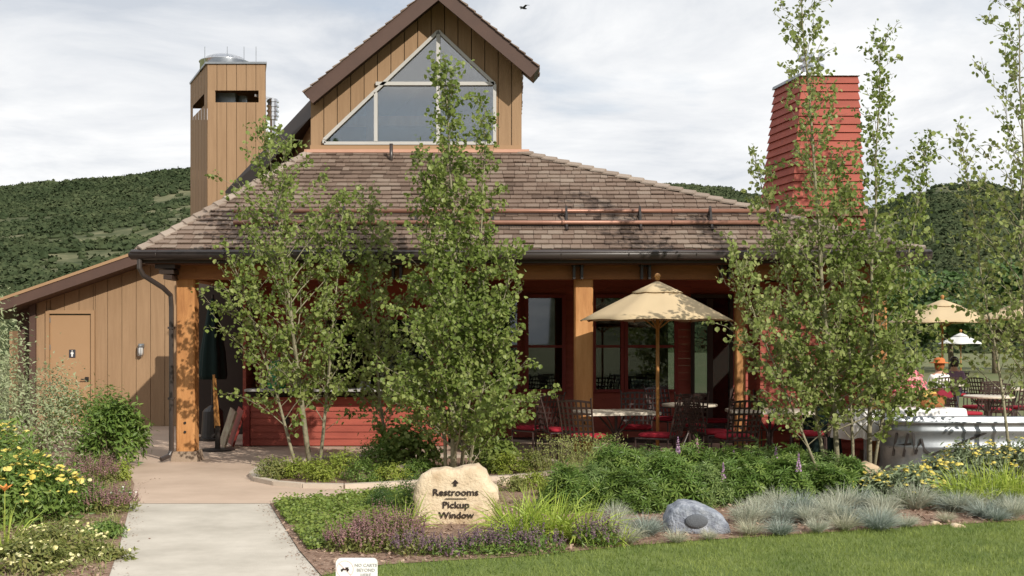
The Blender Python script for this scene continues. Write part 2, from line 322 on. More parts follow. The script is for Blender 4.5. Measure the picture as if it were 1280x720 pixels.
# ------------------------------------------------------------------ hills
def hill_h(x, y):
    d = math.hypot(x, y); az = math.degrees(math.atan2(x, y))
    pxx = 640 + F * math.tan(R(max(-75, min(75, az))))
    key = [(-3000, 200), (-400, 215), (0, 232), (60, 227), (120, 224), (237, 211), (330, 205), (450, 235), (600, 250), (750, 240), (850, 232), (905, 236), (960, 246), (1040, 262), (1090, 262), (1140, 243), (1180, 231), (1225, 226), (1280, 240), (1400, 262), (1700, 240), (4000, 240)]
    for (a, ya), (b, yb) in zip(key, key[1:]):
        if pxx <= b:
            t = (pxx - a) / (b - a); t = t * t * (3 - 2 * t); yy = ya + (yb - ya) * t; break
    else: yy = 240
    left = pxx < 640
    Y0, Y1 = (140, 470) if left else (150, 560)
    ce = max(.6, math.cos(math.radians(az)))
    dd = d * ce
    t = max(0, min(1, (dd - Y0) / (Y1 - Y0)))
    ele = (HY - yy) / F
    h = ele * Y1 * (t ** 1.15) + CH * t
    if dd > Y1: h = h * 1.0 - (dd - Y1) * .05
    h += t * (5.5 * mnoise.noise(Vector((x * .012, y * .012, 1))) + 3.0 * mnoise.noise(Vector((x * .035, y * .035, 5)))) * (1 - max(0, (dd - Y1 * .72) / (Y1 * .28)) * .75 if dd < Y1 else .25)
    return h - .3
hb = MB(); na, nr = 420, 64
azs = [R(-178 + 356 * i / na) for i in range(na + 1)]; rs = [130 * (1300 / 130) ** (j / nr) for j in range(nr + 1)]
HV = []
for j in rs:
    for a in azs:
        x, y = j * math.sin(a), j * math.cos(a); HV.append((x, y, hill_h(x, y)))
hb.add(HV, [(j * (na + 1) + i, j * (na + 1) + i + 1, (j + 1) * (na + 1) + i + 1, (j + 1) * (na + 1) + i) for j in range(nr) for i in range(na)], .5)
struct(hb.build('hills', M['hill'], smooth=True))
# scrub on the hills: little lumpy crowns
ico_v = []; ph = (1 + 5 ** .5) / 2
for a, b in ((-1, ph), (1, ph), (-1, -ph), (1, -ph)): ico_v += [(a, b, 0)]
for a, b in ((-1, ph), (1, ph), (-1, -ph), (1, -ph)): ico_v += [(0, a, b)]
for a, b in ((-1, ph), (1, ph), (-1, -ph), (1, -ph)): ico_v += [(b, 0, a)]
ico_v = np.array(ico_v, float); ico_v /= np.linalg.norm(ico_v[0])
# ico indices: 0-3 xy, 4-7 yz, 8-11 zx  (find faces by distance)
ico_f = []
el_ = min(np.linalg.norm(ico_v[0] - ico_v[k]) for k in range(1, 12)) * 1.05
for i in range(12):
    for j in range(i + 1, 12):
        for k in range(j + 1, 12):
            if all(np.linalg.norm(ico_v[a] - ico_v[b]) < el_ for a, b in ((i, j), (j, k), (i, k))):
                n_ = np.cross(ico_v[j] - ico_v[i], ico_v[k] - ico_v[i]); ico_f.append((i, j, k) if n_ @ ico_v[i] > 0 else (i, k, j))
pts = []; scs = []
tries = 0
while len(pts) < 60000 and tries < 900000:
    tries += 1
    a = R(random.uniform(-27, -12.5)) if random.random() < .55 else R(random.uniform(5, 27)); d = random.uniform(150, 600)
    x, y = d * math.sin(a), d * math.cos(a)
    dn = .75 * mnoise.noise(Vector((x * .016, y * .016, 9))) + .9 * mnoise.noise(Vector((x * .05, y * .05, 2)))
    if dn < random.uniform(-.38, .42) and random.random() > .02: continue
    pts.append((x, y, hill_h(x, y) + .15)); scs.append(random.uniform(.5, 1.15) ** 1.3 * 1.35)
pts = np.array(pts); scs = np.array(scs)
k12 = len(ico_v)
V = .86 * ico_v[None] * (1 + .45 * (rng.random((len(pts), k12, 1)) - .5)) * scs[:, None, None] * np.array([1.15, 1.15, .8]) + pts[:, None, :]
sb = MB(); brn = rng.random(len(pts)); sb.arr(V, ico_f, brn)
SC = (pts, scs, brn)
# ------------------------------------------------------------------ leaf templates and vegetation tools
def tmpl_round(fold=.12):
    a = [(0, -.5), (.42, -.22), (.46, .16), (0, .58), (-.46, .16), (-.42, -.22)]
    v = np.array([(x, y, abs(x) * fold * 2) for x, y in a]); return v, [(0, 1, 2, 3), (0, 3, 4, 5)]
def tmpl_narrow(wd=.24):
    v = np.array([(0, -.1, 0), (wd / 2, .4, .05), (0, 1, -.06), (-wd / 2, .4, .05)]); return v, [(0, 1, 2), (0, 2, 3)]
def tmpl_palm(n=7, wd=.20):
    vs_ = []; fs = []
    for i in range(n):
        a = 2 * math.pi * i / n; c, s_ = math.cos(a), math.sin(a)
        for x, y, z in ((0.04, 0, 0), (.55, -wd / 2, .10), (1, 0, .04), (.55, wd / 2, .10)): vs_.append((x * c - y * s_, x * s_ + y * c, z))
        fs.append((4 * i, 4 * i + 1, 4 * i + 2, 4 * i + 3))
    return np.array(vs_), fs
def tmpl_disc(n=6, dome=.25):
    v = [(math.cos(2 * math.pi * i / n) * .5, math.sin(2 * math.pi * i / n) * .5, 0) for i in range(n)] + [(0, 0, dome)]
    return np.array(v), [(i, (i + 1) % n, n) for i in range(n)]
T_R = tmpl_round(); T_N = tmpl_narrow(); T_N2 = tmpl_narrow(.4); T_P = tmpl_palm(); T_D = tmpl_disc()
def norm(a): return a / np.maximum(1e-9, np.linalg.norm(a, axis=-1, keepdims=True))
def inst(mb, T, pts, nrm, size, rn=None, tang=None, mi=0):
    pts = np.asarray(pts, float); n_ = len(pts)
    if n_ == 0: return
    nrm = norm(np.asarray(nrm, float))
    if tang is None: tang = rng.normal(size=(n_, 3))
    tang = tang - nrm * (tang * nrm).sum(1, keepdims=True); b_ = norm(tang); t_ = np.cross(b_, nrm)
    size = np.broadcast_to(size, (n_,))
    V = pts[:, None, :] + size[:, None, None] * (T[0][None, :, 0:1] * t_[:, None] + T[0][None, :, 1:2] * b_[:, None] + T[0][None, :, 2:3] * nrm[:, None])
    mb.arr(V, T[1], rng.random(n_) if rn is None else rn, mi)
def blades(mb, base, dirs, length, width, droop, rn=None, mi=0, seg=3):
    """base (N,3), dirs (N,3) initial directions, curved blades bending outward/down"""
    n_ = len(base); length = np.broadcast_to(length, (n_,)); width = np.broadcast_to(width, (n_,)); droop = np.broadcast_to(droop, (n_,))
    d = norm(dirs); hz = d * np.array([1, 1, 0]); hz = norm(hz + 1e-4 * rng.normal(size=(n_, 3)) * [1, 1, 0])
    side = norm(np.cross(d, np.array([0, 0, 1.0])) + rng.normal(size=(n_, 3)) * .35)
    cols = []; p = np.array(base, float); cur = d.copy()
    prof = [1, .95, .7, 0] if seg == 3 else [1, .6, 0]
    for i in range(seg + 1):
        wv = side * (width * prof[i] / 2)[:, None]
        if prof[i] > 0: cols += [p - wv, p + wv]
        else: cols += [p.copy()]
        cur = norm(cur + hz * (droop * .5)[:, None] - np.array([0, 0, 1]) * (droop * (.25 + .45 * i))[:, None])
        p = p + cur * (length / seg)[:, None]
    V = np.stack(cols, 1); fs = [(2 * i, 2 * i + 1, 2 * i + 3, 2 * i + 2) for i in range(seg - 1)] + [(2 * seg - 2, 2 * seg - 1, 2 * seg)]
    mb.arr(V, fs, rng.random(n_) if rn is None else rn, mi)
def tuft(mb, c, n_, rad, length, width, spread=1.0, droop=.5, up=1.0, var=.3, mi=0):
    a = rng.random(n_) * 2 * np.pi; r = rad * np.sqrt(rng.random(n_))
    base = np.stack([c[0] + r * np.cos(a), c[1] + r * np.sin(a), np.full(n_, c[2])], 1)
    sp = spread * rng.random(n_) ** .7
    a2 = a + rng.normal(size=n_) * .5
    d = np.stack([np.cos(a2) * sp, np.sin(a2) * sp, np.full(n_, up)], 1)
    blades(mb, base, d, length * (1 - var * rng.random(n_)), width, droop * rng.random(n_), mi=mi)
def limb(a, b, k=5, wob=.04, sag=0):
    a = Vector(a); b = Vector(b); L = (b - a).length; out_ = []
    o1 = Vector((random.uniform(-1, 1), random.uniform(-1, 1), random.uniform(-.4, .4))) * wob * L
    for i in range(k):
        t = i / (k - 1); p = a.lerp(b, t) + o1 * math.sin(t * math.pi) + Vector((0, 0, sag * L * math.sin(t * math.pi)))
        if 0 < i < k - 1: p += Vector((random.uniform(-1, 1), random.uniform(-1, 1), 0)) * wob * .25 * L
        out_.append(p)
    return out_
def along(pts, t):
    t = max(0, min(.9999, t)) * (len(pts) - 1); i = int(t); return pts[i].lerp(pts[i + 1], t - i)
def tree(name, label, base, stems, leafm, leaf=.056, dens=1.0, group=None, cat='tree', seed=1, bare=0.0, barkm=None, flat=1.0, lower=None):
    """stems: (base offset, top point, base radius, number of branches, t0, function t -> branch length)"""
    random.seed(seed); st = rng.bit_generator.state
    root = empty(name, base, 0, label, cat, group)
    tb = MB(); lp = []; B = Vector(base)
    for (off, top, r0, nb, t0, Lf) in stems:
        a = B + Vector(off); top = Vector(top)
        sp_ = limb(a, top, 9, .018)
        tb.tube(sp_, [r0 * (1 - .86 * (i / 8)) for i in range(9)], 8)
        az = random.random() * 6.28
        for i in range(nb):
            t = t0 + (1 - t0) * (i + random.random()) / nb
            az += 2.4 + random.uniform(-.4, .4)
            p0 = along(sp_, t); L = Lf(t) * random.uniform(.55, 1.1)
            el = R(random.uniform(18, 52) + 18 * t)
            d = Vector((math.cos(az) * math.cos(el), math.sin(az) * math.cos(el) * flat, math.sin(el)))
            bp = limb(p0, p0 + d * L, 5, .07, .05)
            rb = max(.004, r0 * .34 * (1 - t * .6) * min(1, L / .8))
            tb.tube(bp, [rb, rb * .8, rb * .6, rb * .4, .0022], 5, cap=False)
            lp += [(along(bp, random.uniform(.25, 1)), .045) for _ in range(int(12 * L * dens) + 2)]
            nt_ = max(2, int(L * 7))
            for j in range(nt_):
                tt = random.uniform(.22, 1.0); q0 = along(bp, tt); l2 = random.uniform(.12, .38) * (.5 + .5 * min(1, L))
                d2 = (d + Vector((random.uniform(-1, 1), random.uniform(-1, 1), random.uniform(-.6, .9))) * .9).normalized()
                q1 = q0 + d2 * l2
                tb.tube([q0, q0.lerp(q1, .5) + Vector((0, 0, .02)), q1], [.0035, .0028, .0015], 4, cap=False)
                lp += [(q0.lerp(q1, random.uniform(.15, 1.08)), .035) for _ in range(int((22 * l2 + 1) * dens))]
        lp += [(along(sp_, random.uniform(max(t0, .5), 1)), .06) for _ in range(int(26 * dens))]
    tb.build('trunk', barkm or M['bark'], root, smooth=True, loc=None).matrix_parent_inverse = Matrix.Translation(-B)
    lb = MB(); pp = np.array([tuple(p) for p, s_ in lp]); sg = np.array([s_ for p, s_ in lp])
    pp = pp + rng.normal(size=pp.shape) * sg[:, None]
    nn = rng.normal(size=pp.shape) * .8 + np.array([.15, -.35, .45])
    tg = rng.normal(size=pp.shape) * .5 + np.array([0, 0, -1.0])
    inst(lb, T_R, pp, nn, leaf * (.55 + .75 * rng.random(len(pp))), tang=tg)
    lb.build('crown', leafm, root).matrix_parent_inverse = Matrix.Translation(-B)
    return root
def shrub(name, label, base, rx, ry, h, leafm, n_, leaf, T=T_R, clumps=14, cat='shrub', group=None, seed=1, spread=.16, stems=True, flowers=None, z0=.0, hang=.0, cr=.8):
    random.seed(seed); root = empty(name, base, 0, label, cat, group)
    lb = MB(); cs = []
    for i in range(clumps):
        a = random.random() * 6.28; e = math.asin(random.random() ** .8); rr = random.uniform(.62, 1.0) ** .6
        cs.append(Vector((rx * math.cos(a) * math.cos(e) * rr * cr, ry * math.sin(a) * math.cos(e) * rr * cr, max(.04, h * (z0 + (1 - z0) * math.sin(e) * rr * .86 + .10)))))
    C = np.array([tuple(c) for c in cs]); k = rng.integers(0, clumps, n_)
    sg = spread * np.array([rx, ry, h]) * 1.15
    pp = C[k] + rng.normal(size=(n_, 3)) * sg; pp[:, 2] = np.abs(pp[:, 2] - .01) + .012
    ctr = np.array([0, 0, h * .35]); out_ = norm((pp - ctr) / np.array([rx, ry, h]))
    nn = out_ * .8 + rng.normal(size=(n_, 3)) * .55 + np.array([0, 0, .45 - hang])
    inst(lb, T, pp, nn, leaf * (.7 + .6 * rng.random(n_)), tang=out_ + rng.normal(size=(n_, 3)) * .6)
    lb.build('foliage', leafm, root)
    if stems:
        s_ = MB()
        for c in cs: s_.tube(limb((random.uniform(-.1, .1) * rx, random.uniform(-.1, .1) * ry, 0), c, 4, .08), [.008, .006, .004, .002], 4, cap=False)
        s_.build('stems', M['twig'], root)
    return root
pts, scs, brn = SC; q_ = 6
d_ = rng.normal(size=(len(pts), q_, 3)); d_[:, :, 2] = np.abs(d_[:, :, 2]); d_ = norm(d_)
pp_ = pts[:, None, :] + d_ * scs[:, None, None] * np.array([1.1, 1.1, .8]) * (.75 + .4 * rng.random((len(pts), q_, 1)))
T_Q = (np.array([(-.5, -.4, 0), (.45, -.5, 0), (.55, .4, 0), (-.4, .5, 0)]), [(0, 1, 2, 3)])
inst(sb, T_Q, pp_.reshape(-1, 3), (d_ + .7 * rng.normal(size=d_.shape)).reshape(-1, 3), (np.repeat(scs, q_) * (.35 + .4 * rng.random(len(pts) * q_))), rn=np.clip(np.repeat(brn, q_) + .25 * (rng.random(len(pts) * q_) - .5), 0, 1))
tag(sb.build('hillside_scrub', M['scrub']), 'dark green scrub oak covering the hillsides', 'scrub', kind='stuff')
# ------------------------------------------------------------------ text
def text_mesh(body, size, bold=.0, ext=.002, align='CENTER'):
    c = bpy.data.curves.new('txt', 'FONT'); c.body = body; c.size = size; c.align_x = align; c.extrude = ext; c.offset = bold; c.resolution_u = 3
    o = bpy.data.objects.new('txt', c); col.objects.link(o); bpy.context.view_layer.update()
    me = bpy.data.meshes.new_from_object(o.evaluated_get(bpy.context.evaluated_depsgraph_get()))
    V = np.array([tuple(v.co) for v in me.vertices]); Fs = [tuple(p.vertices) for p in me.polygons]
    bpy.data.objects.remove(o); bpy.data.curves.remove(c); bpy.data.meshes.remove(me)
    return V, Fs
def put_text(mb, body, size, origin, u=(1, 0, 0), v=(0, 0, 1), bold=0, ext=.002, sx=1):
    V, Fs = text_mesh(body, size, bold, ext); u = np.array(u, float); v = np.array(v, float); n_ = np.cross(u, v)
    V2 = np.array(tuple(origin))[None] + V[:, 0:1] * sx * u + V[:, 1:2] * v + V[:, 2:3] * n_
    mb.add([tuple(q) for q in V2], Fs, .5)
# ================================================================== MAIN PAVILION
pav = empty('pavilion', (0, 19, 0), 0, 'red and tan restaurant pavilion with a shingled porch roof and a tall glazed gable', 'building')
pav_inv = Matrix.Translation((0, -19, 0))
def part(mb, name, m, parent=pav, smooth=False):
    o = mb.build(name, m, parent, smooth)
    if parent is pav: o.matrix_parent_inverse = pav_inv
    return o
A_, B_, C_, D_ = Vector((-5.18, 16.6, 2.98)), Vector((-3.24, 19.07, 4.71)), Vector((.15, 19.07, 4.71)), Vector((5.72, 16.6, 2.98))
A2, B2, C2, D2 = Vector((-5.18, 25.5, 2.98)), Vector((-3.24, 23.2, 4.71)), Vector((.15, 23.2, 4.71)), Vector((5.72, 25.5, 2.98))
def shingle_face(mb, p0, p1, q0, q1, course=.13, wmin=.10, wmax=.22):
    """eave p0->p1, top q0->q1"""
    n_ = (p1 - p0).cross(q0 - p0).normalized()
    if n_.z < 0: n_ = -n_
    e = (p1 - p0).normalized(); upv = n_.cross(e).normalized()
    if upv.z < 0: upv = -upv
    H = (q0 - p0).dot(upv); nc = int(round(H / course)); cs = H / nc
    for i in range(nc):
        t0, t1 = i / nc, (i + 1) / nc
        def lr(t): return p0.lerp(q0, min(t, 1)), p1.lerp(q1, min(t, 1))
        La, Ra = lr(t0); Lb, Rb = lr(t1); x = -random.uniform(0, wmax); W = (Ra - La).dot(e)
        lb0 = (Lb - La).dot(e); rb0 = (Rb - La).dot(e)
        while x < W:
            w_ = random.uniform(wmin, wmax); x0, x1 = max(0, x), min(W, x + w_ - .006)
            x += w_
            if x1 - x0 < .015: continue
            # clip the upper corners by hip lines
            y0, y1 = max(x0, lb0) if lb0 > 0 else x0, min(x1, rb0)
            if y1 <= y0: y0 = y1 = max(min((x0 + x1) / 2, rb0), lb0)
            dd = random.uniform(-.012, .012); th = random.uniform(.016, .028); bl = La + upv * dd
            lift = n_ * (.026 + random.uniform(0, .008))
            a = bl + e * x0 + lift; b = bl + e * x1 + lift; c = La + upv * (cs * 1.02) + e * y1 + n_ * .006; d = La + upv * (cs * 1.02) + e * y0 + n_ * .006
            mb.hexa([a - n_ * th, b - n_ * th, c - n_ * .008, d - n_ * .008, a, b, c, d], min(1, max(0, random.gauss(.45, .27))))
rb = MB()
for q in ((A_, D_, C_, B_), (A2, A_, B_, B2), (D_, D2, C2, C_), (D2, A2, B2, C2)): rb.poly(q)
rb.poly([B_, C_, C2, B2]); rb.poly([A_, A2, D2, D_])
roof = part(rb, 'roof', M['wood_dark'])
sh = MB(); shingle_face(sh, A_, D_, B_, C_); shingle_face(sh, A2, A_, B2, B_, course=.2); shingle_face(sh, D_, D2, C_, C2, course=.2)
part(sh, 'shingles', M['shingle'], roof)
for a, b, nn_ in ((A_, B_, 17), (D_, C_, 30)):
    cap = MB(); d = (b - a) / nn_
    sd = Vector((d.y, -d.x, 0)).normalized()
    for i in range(nn_):
        p = a + d * i; q = a + d * (i + 1.12); lf = Vector((0, 0, .058)); lg = Vector((0, 0, .030))
        for s_ in (-1, 1):
            o_ = sd * .105 * s_ - Vector((0, 0, .052 if s_ * (b.x - a.x) > 0 else .062))
            cap.hexa([p + lf - Vector((0, 0, .022)), p + o_ + lf - Vector((0, 0, .022)), q + o_ + lg - Vector((0, 0, .02)), q + lg - Vector((0, 0, .02)), p + lf, p + o_ + lf, q + o_ + lg, q + lg])
    part(cap, 'hip_cap', M['shingle_cap'], roof)
# eaves: fascia, gutter, rafter tails
fb = MB(); fb.box((.27, 16.66, 2.88), (10.86, .04, .17)); fb.box((-5.14, 21, 2.88), (.04, 8.7, .17)); fb.box((5.68, 21, 2.88), (.04, 8.7, .17)); part(fb, 'fascia', M['brown_dark'])
gb = MB(); gy = 16.56; gz = 2.905
prof = [(math.cos(R(180 + 180 * i / 8)) * .075, math.sin(R(180 + 180 * i / 8)) * .075) for i in range(9)] 
gb.tube([(-5.25, gy, gz), (5.78, gy, gz)], .072, 14); gb.tube([(-5.25, gy - .066, gz + .03), (5.78, gy - .066, gz + .03)], .014, 6)
gb.tube([(-5.24, gy, gz), (-5.24, 25, gz)], .06, 10)
for i in range(12): gb.tube([(-4.9 + i * .93, gy + .0, gz - .075), (-4.9 + i * .93, gy - .078, gz), (-4.9 + i * .93, gy - .03, gz + .072)], .009, 5)
part(gb, 'gutter', M['gutter'], smooth=True)
db = MB(); db.tube([(-5.14, gy, gz - .05), (-5.14, gy, 2.72), (-5.10, gy + .05, 2.62), (-4.90, 16.85, 2.46), (-4.83, 16.98, 2.36), (-4.825, 17.0, 2.2), (-4.825, 17.0, .16), (-4.85, 16.96, .09), (-4.93, 16.85, .05)], .035, 10)
for z in (.9, 1.9): db.box((-4.825, 17.0, z), (.085, .085, .03))
part(db, 'downspout', M['gutter'], smooth=False)
tb_ = MB()
for i in range(4):
    tb_.hexa([Vector(q) for q in ((-5.08 + .0 + i * .075, 16.7, 2.80 - i * .07), (-4.7, 16.7, 2.80 - i * .07), (-4.7, 17.6, 2.80 - i * .07), (-5.08 + i * .075, 17.6, 2.80 - i * .07), (-5.08 + i * .075, 16.7, 2.86), (-4.7, 16.7, 2.86), (-4.7, 17.6, 2.86), (-5.08 + i * .075, 17.6, 2.86))]) if i == 0 else tb_.box((-4.86 + i * .02, 17.0, 2.83 - i * .075), (.36 - i * .08, .55, .06))
part(tb_, 'eave_bracket', M['brown_dark'])
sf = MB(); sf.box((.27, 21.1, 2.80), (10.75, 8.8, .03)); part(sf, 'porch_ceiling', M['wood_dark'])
# beam and posts
bm_ = MB(); bm_.box((.3, 17.13, 2.712), (10.3, .24, .245)); bm_.box((-4.65, 20.4, 2.71), (.22, 6.3, .24)); bm_.box((5.25, 20.6, 2.71), (.22, 6.4, .24))
for x in (-4.74, -4.50): bm_.tube([(x, 17.0, 2.72), (x, 16.99, 2.72)], .022, 10)
part(bm_, 'beam', M['cedar_beam'])
for px in (497, 722, 806, 905, 1010):
    hb_ = MB(); X = X_(px, 17.0)
    for s_ in (-.055, .055): hb_.box((X + s_, 16.93, 2.705), (.035, .14, .24)); 
    hb_.box((X, 16.99, 2.79), (.18, .012, .05)); part(hb_, 'beam_bracket', M['iron'])
for (xa, yy) in ((-4.645, 17.18), (1.02, 17.18), (3.41, 17.95), (5.2, 17.18)):
    pb = MB(); wd = .265 if yy < 17.5 else .15
    c = .02; q = wd / 2
    octo = [(-q + c, -q), (q - c, -q), (q, -q + c), (q, q - c), (q - c, q), (-q + c, q), (-q, q - c), (-q, -q + c)]
    vs_ = [(xa + a, yy + b, .145) for a, b in octo] + [(xa + a, yy + b, 2.59 if yy < 17.5 else 2.785) for a, b in octo]
    pb.add(vs_, [tuple(reversed(range(8))), tuple(range(8, 16))] + [(i, (i + 1) % 8, (i + 1) % 8 + 8, i + 8) for i in range(8)], .5)
    po = part(pb, 'post', M['cedar'])
    for z in (.42, .55): bb_ = MB(); bb_.tube([(xa + .0, yy - q - .012, z), (xa, yy - q + .01, z)], .02, 8); part(bb_, 'bolt', M['iron'], po)
    pl = MB(); pl.hexa([(xa - .19, yy - .19, .004), (xa + .19, yy - .19, .004), (xa + .19, yy + .19, .004), (xa - .19, yy + .19, .004), (xa - .165, yy - .165, .145), (xa + .165, yy - .165, .145), (xa + .165, yy + .165, .145), (xa - .165, yy + .165, .145)]); part(pl, 'plinth', M['stone_base'], po)
# snow guards on the roof
def roof_z(Y): return 2.98 + .7 * (Y - 16.6)
sgb = None
snow = MB()
for yy, dz in ((17.16, .11), (17.16, .11)):
    pass
for py, up_ in ((286, .07), (271.5, .07)):
    Y = (1.75 + 8.64) / (.7 - (HY - py) / F); z = roof_z(Y) + .02; x1 = X_(978, Y); x0 = X_(292, Y)
    L = [x0 + (x1 - x0) * i / 5 for i in range(6)]
    snow.tube([(x0, Y, z + up_), (x1, Y, z + up_)], .032, 10)
    for k in range(1, 5): snow.tube([(L[k] - .02, Y, z + up_), (L[k] + .02, Y, z + up_)], .037, 10)
sg_ = part(snow, 'snow_guard', M['copper'], smooth=True)
for px in (345, 430, 520, 616, 708, 800, 888, 972):
    b_ = MB(); Y = 17.18; X = X_(px, Y)
    b_.bar((X, 16.98, roof_z(16.98) + .045), (X, 17.36, roof_z(17.36) + .03), .035, .02); b_.bar((X, 17.02, roof_z(17.02) + .02), (X, 17.20, roof_z(17.2) + .24), .03, .02, up=(0, 1, 0)); b_.bar((X, 17.2, roof_z(17.2) + .24), (X, 17.34, roof_z(17.3) + .05), .03, .02)
    part(b_, 'guard_bracket', M['iron'], sg_)
ms_ = MB()
for i in range(210):
    X = X_(300, 17.1) + i * (X_(972, 17.1) - X_(300, 17.1)) / 210; ms_.bar((X, 17.03, roof_z(17.0) + .04), (X, 17.19, roof_z(17.17) + .07), .004, .004)
for k in range(4): ms_.bar((X_(300, 17.1), 17.03 + k * .05, roof_z(17.02 + k * .05) + .05), (X_(972, 17.1), 17.03 + k * .05, roof_z(17.02 + k * .05) + .05), .004, .004)
part(ms_, 'guard_mesh', M['iron'], sg_)
# vent pipe on the roof
vp = MB(); Y = 18.8; vp.tube([(X_(489, Y), Y, 4.4), (X_(489, Y), Y, 4.80)], .028, 10); part(vp, 'roof_vent', M['gutter'], smooth=True)
# ---------------- gable
GYW = 19.10; gs = F / GYW
def gx(px): return (px - 640) / gs
def gz_(py): return CH + (HY - py) / gs
XL, XR, XP = gx(388), gx(652), gx(548); ZB = gz_(189); mL, mR = .80, .785
ZP = gz_(-2)
def ztop(x): return ZP - (XP - x) * mL if x < XP else ZP - (x - XP) * mR
wl, wr, wp = gx(404), gx(620), XP; wzb = gz_(181); wzl = gz_(175); wzp = gz_(38); wzr = gz_(105)
def wtop(x):
    if x < wp: return wzl + (wzp - wzl) * (x - wl) / (wp - wl)
    return wzp + (wzr - wzp) * (x - wp) / (wr - wp)
gw = MB()
edges = sorted(set([round(XL + i * .2135, 4) for i in range(17)] + [round(v, 4) for v in (XP, wl, wr, XR)])); edges = [e_ for e_ in edges if XL - 1e-3 <= e_ <= XR + 1e-3]
grid = [XL + i * .2135 for i in range(17)]
for a, b in zip(edges, edges[1:]):
    if b - a < .004: continue
    ga = .006 if min(abs(a - g) for g in grid) < .002 else 0; gb2 = .006 if min(abs(b - g) for g in grid) < .002 else 0
    x0, x1 = a + ga, b - gb2; rn_ = (int((a + 5) / .2135) * 37 % 17) / 17
    def slab(z00, z01, z10, z11):
        gw.hexa([(x0, GYW, z00), (x1, GYW, z01), (x1, GYW + .05, z01), (x0, GYW + .05, z00), (x0, GYW, z10), (x1, GYW, z11), (x1, GYW + .05, z11), (x0, GYW + .05, z10)], rn_)
    if a >= wl - 1e-3 and b <= wr + 1e-3:
        slab(ZB, ZB, wzb, wzb); slab(wtop(x0), wtop(x1), ztop(x0), ztop(x1))
    else: slab(ZB, ZB, ztop(x0), ztop(x1))
gw.poly([(XL, 19.16, ZB), (wl - .02, 19.16, ZB), (wl - .02, 19.16, ztop(wl - .02)), (XL, 19.16, ztop(XL))])
gw.poly([(wr + .02, 19.16, ZB), (XR, 19.16, ZB), (XR, 19.16, ztop(XR)), (wr + .02, 19.16, ztop(wr + .02))])
gab = part(gw, 'gable_wall', M['tan'])
gsd = MB()   # side and rear walls of the gable block
gsd.box((XR - .03, 21.3, (ZB + ztop(XR)) / 2), (.06, 4.2, ztop(XR) - ZB)); gsd.box((XL + .03, 21.3, (ZB + ztop(XL)) / 2), (.06, 4.2, ztop(XL) - ZB))
gsd.add([(XL, 23.4, ZB), (XR, 23.4, ZB), (XR, 23.4, ztop(XR)), (XP, 23.4, ZP), (XL, 23.4, ztop(XL))], [(0, 1, 2, 3, 4)])
gsd.box(((XL + XR) / 2, 21.3, ZB + .02), (XR - XL, 4.1, .03))
part(gsd, 'side_walls', M['tan'], gab)
tr = MB(); tr.box(((XL + XR) / 2, GYW - .02, ZB + .045), (XR - XL, .03, .09)); part(tr, 'base_trim', M['tan_trim'], gab)
fl = MB(); fl.box(((XL + XR) / 2 + .02, GYW - .05, ZB - .01), (XR - XL + .2, .10, .05)); part(fl, 'flashing', M['copper_pale'], gab)
# gable window
gwin = MB(); yw = GYW - .012; t_ = .045
def fr(a, b, w_=.05): gwin.bar((a[0], yw, a[1]), (b[0], yw, b[1]), .07, w_, up=(0, 0, 1) if abs(b[0] - a[0]) > .01 else (1, 0, 0))
pl_, pb_, ppk, prt, prb = (wl + .02, wzl), (wl + .02, wzb + .02), (wp, wzp - .02), (wr - .02, wzr - .01), (wr - .02, wzb + .02)
fr(pl_, ppk); fr(ppk, prt); fr(prt, prb); fr(prb, pb_); fr(pb_, pl_)
xm = gx(470); zt_ = gz_(105)
fr((xm, wzb + .04), (xm, wtop(xm) - .05), .055); fr((wp, wzb + .04), (wp, wzp - .05), .06); fr((xm, zt_), (wr - .03, zt_), .055)
fo = part(gwin, 'gable_window', M['alu'])
def pane(pts, m=None, y=GYW + .01):
    b_ = MB(); b_.prism(pts, y, y + .008); part(b_, 'pane', m or M['glass_hi'], fo)
e_ = .03
pane([(wl + e_, wzb + e_), (xm - e_, wzb + e_), (xm - e_, wtop(xm) - .06)])
pane([(xm + e_, wzb + e_), (wp - e_, wzb + e_), (wp - e_, zt_ - e_), (xm + e_, zt_ - e_)])
pane([(wp + e_, wzb + e_), (wr - e_, wzb + e_), (wr - e_, zt_ - e_), (wp + e_, zt_ - e_)])
pane([(xm + e_ + .03, zt_ + e_), (wp - e_, zt_ + e_), (wp - e_, wzp - .09)])
pane([(wp + e_, zt_ + e_), (wr - e_ - .03, zt_ + e_), (wp + e_, wzp - .09)])
ib = MB()
for px in (457, 560): ib.box((gx(px), 19.9, (ZB + 6.3) / 2), (.16, .16, 6.3 - ZB))
ib.bar((gx(410), 19.9, 5.35), (gx(640), 19.9, 5.35), .12, .16)
part(ib, 'interior_timber', M['cedar'], gab)
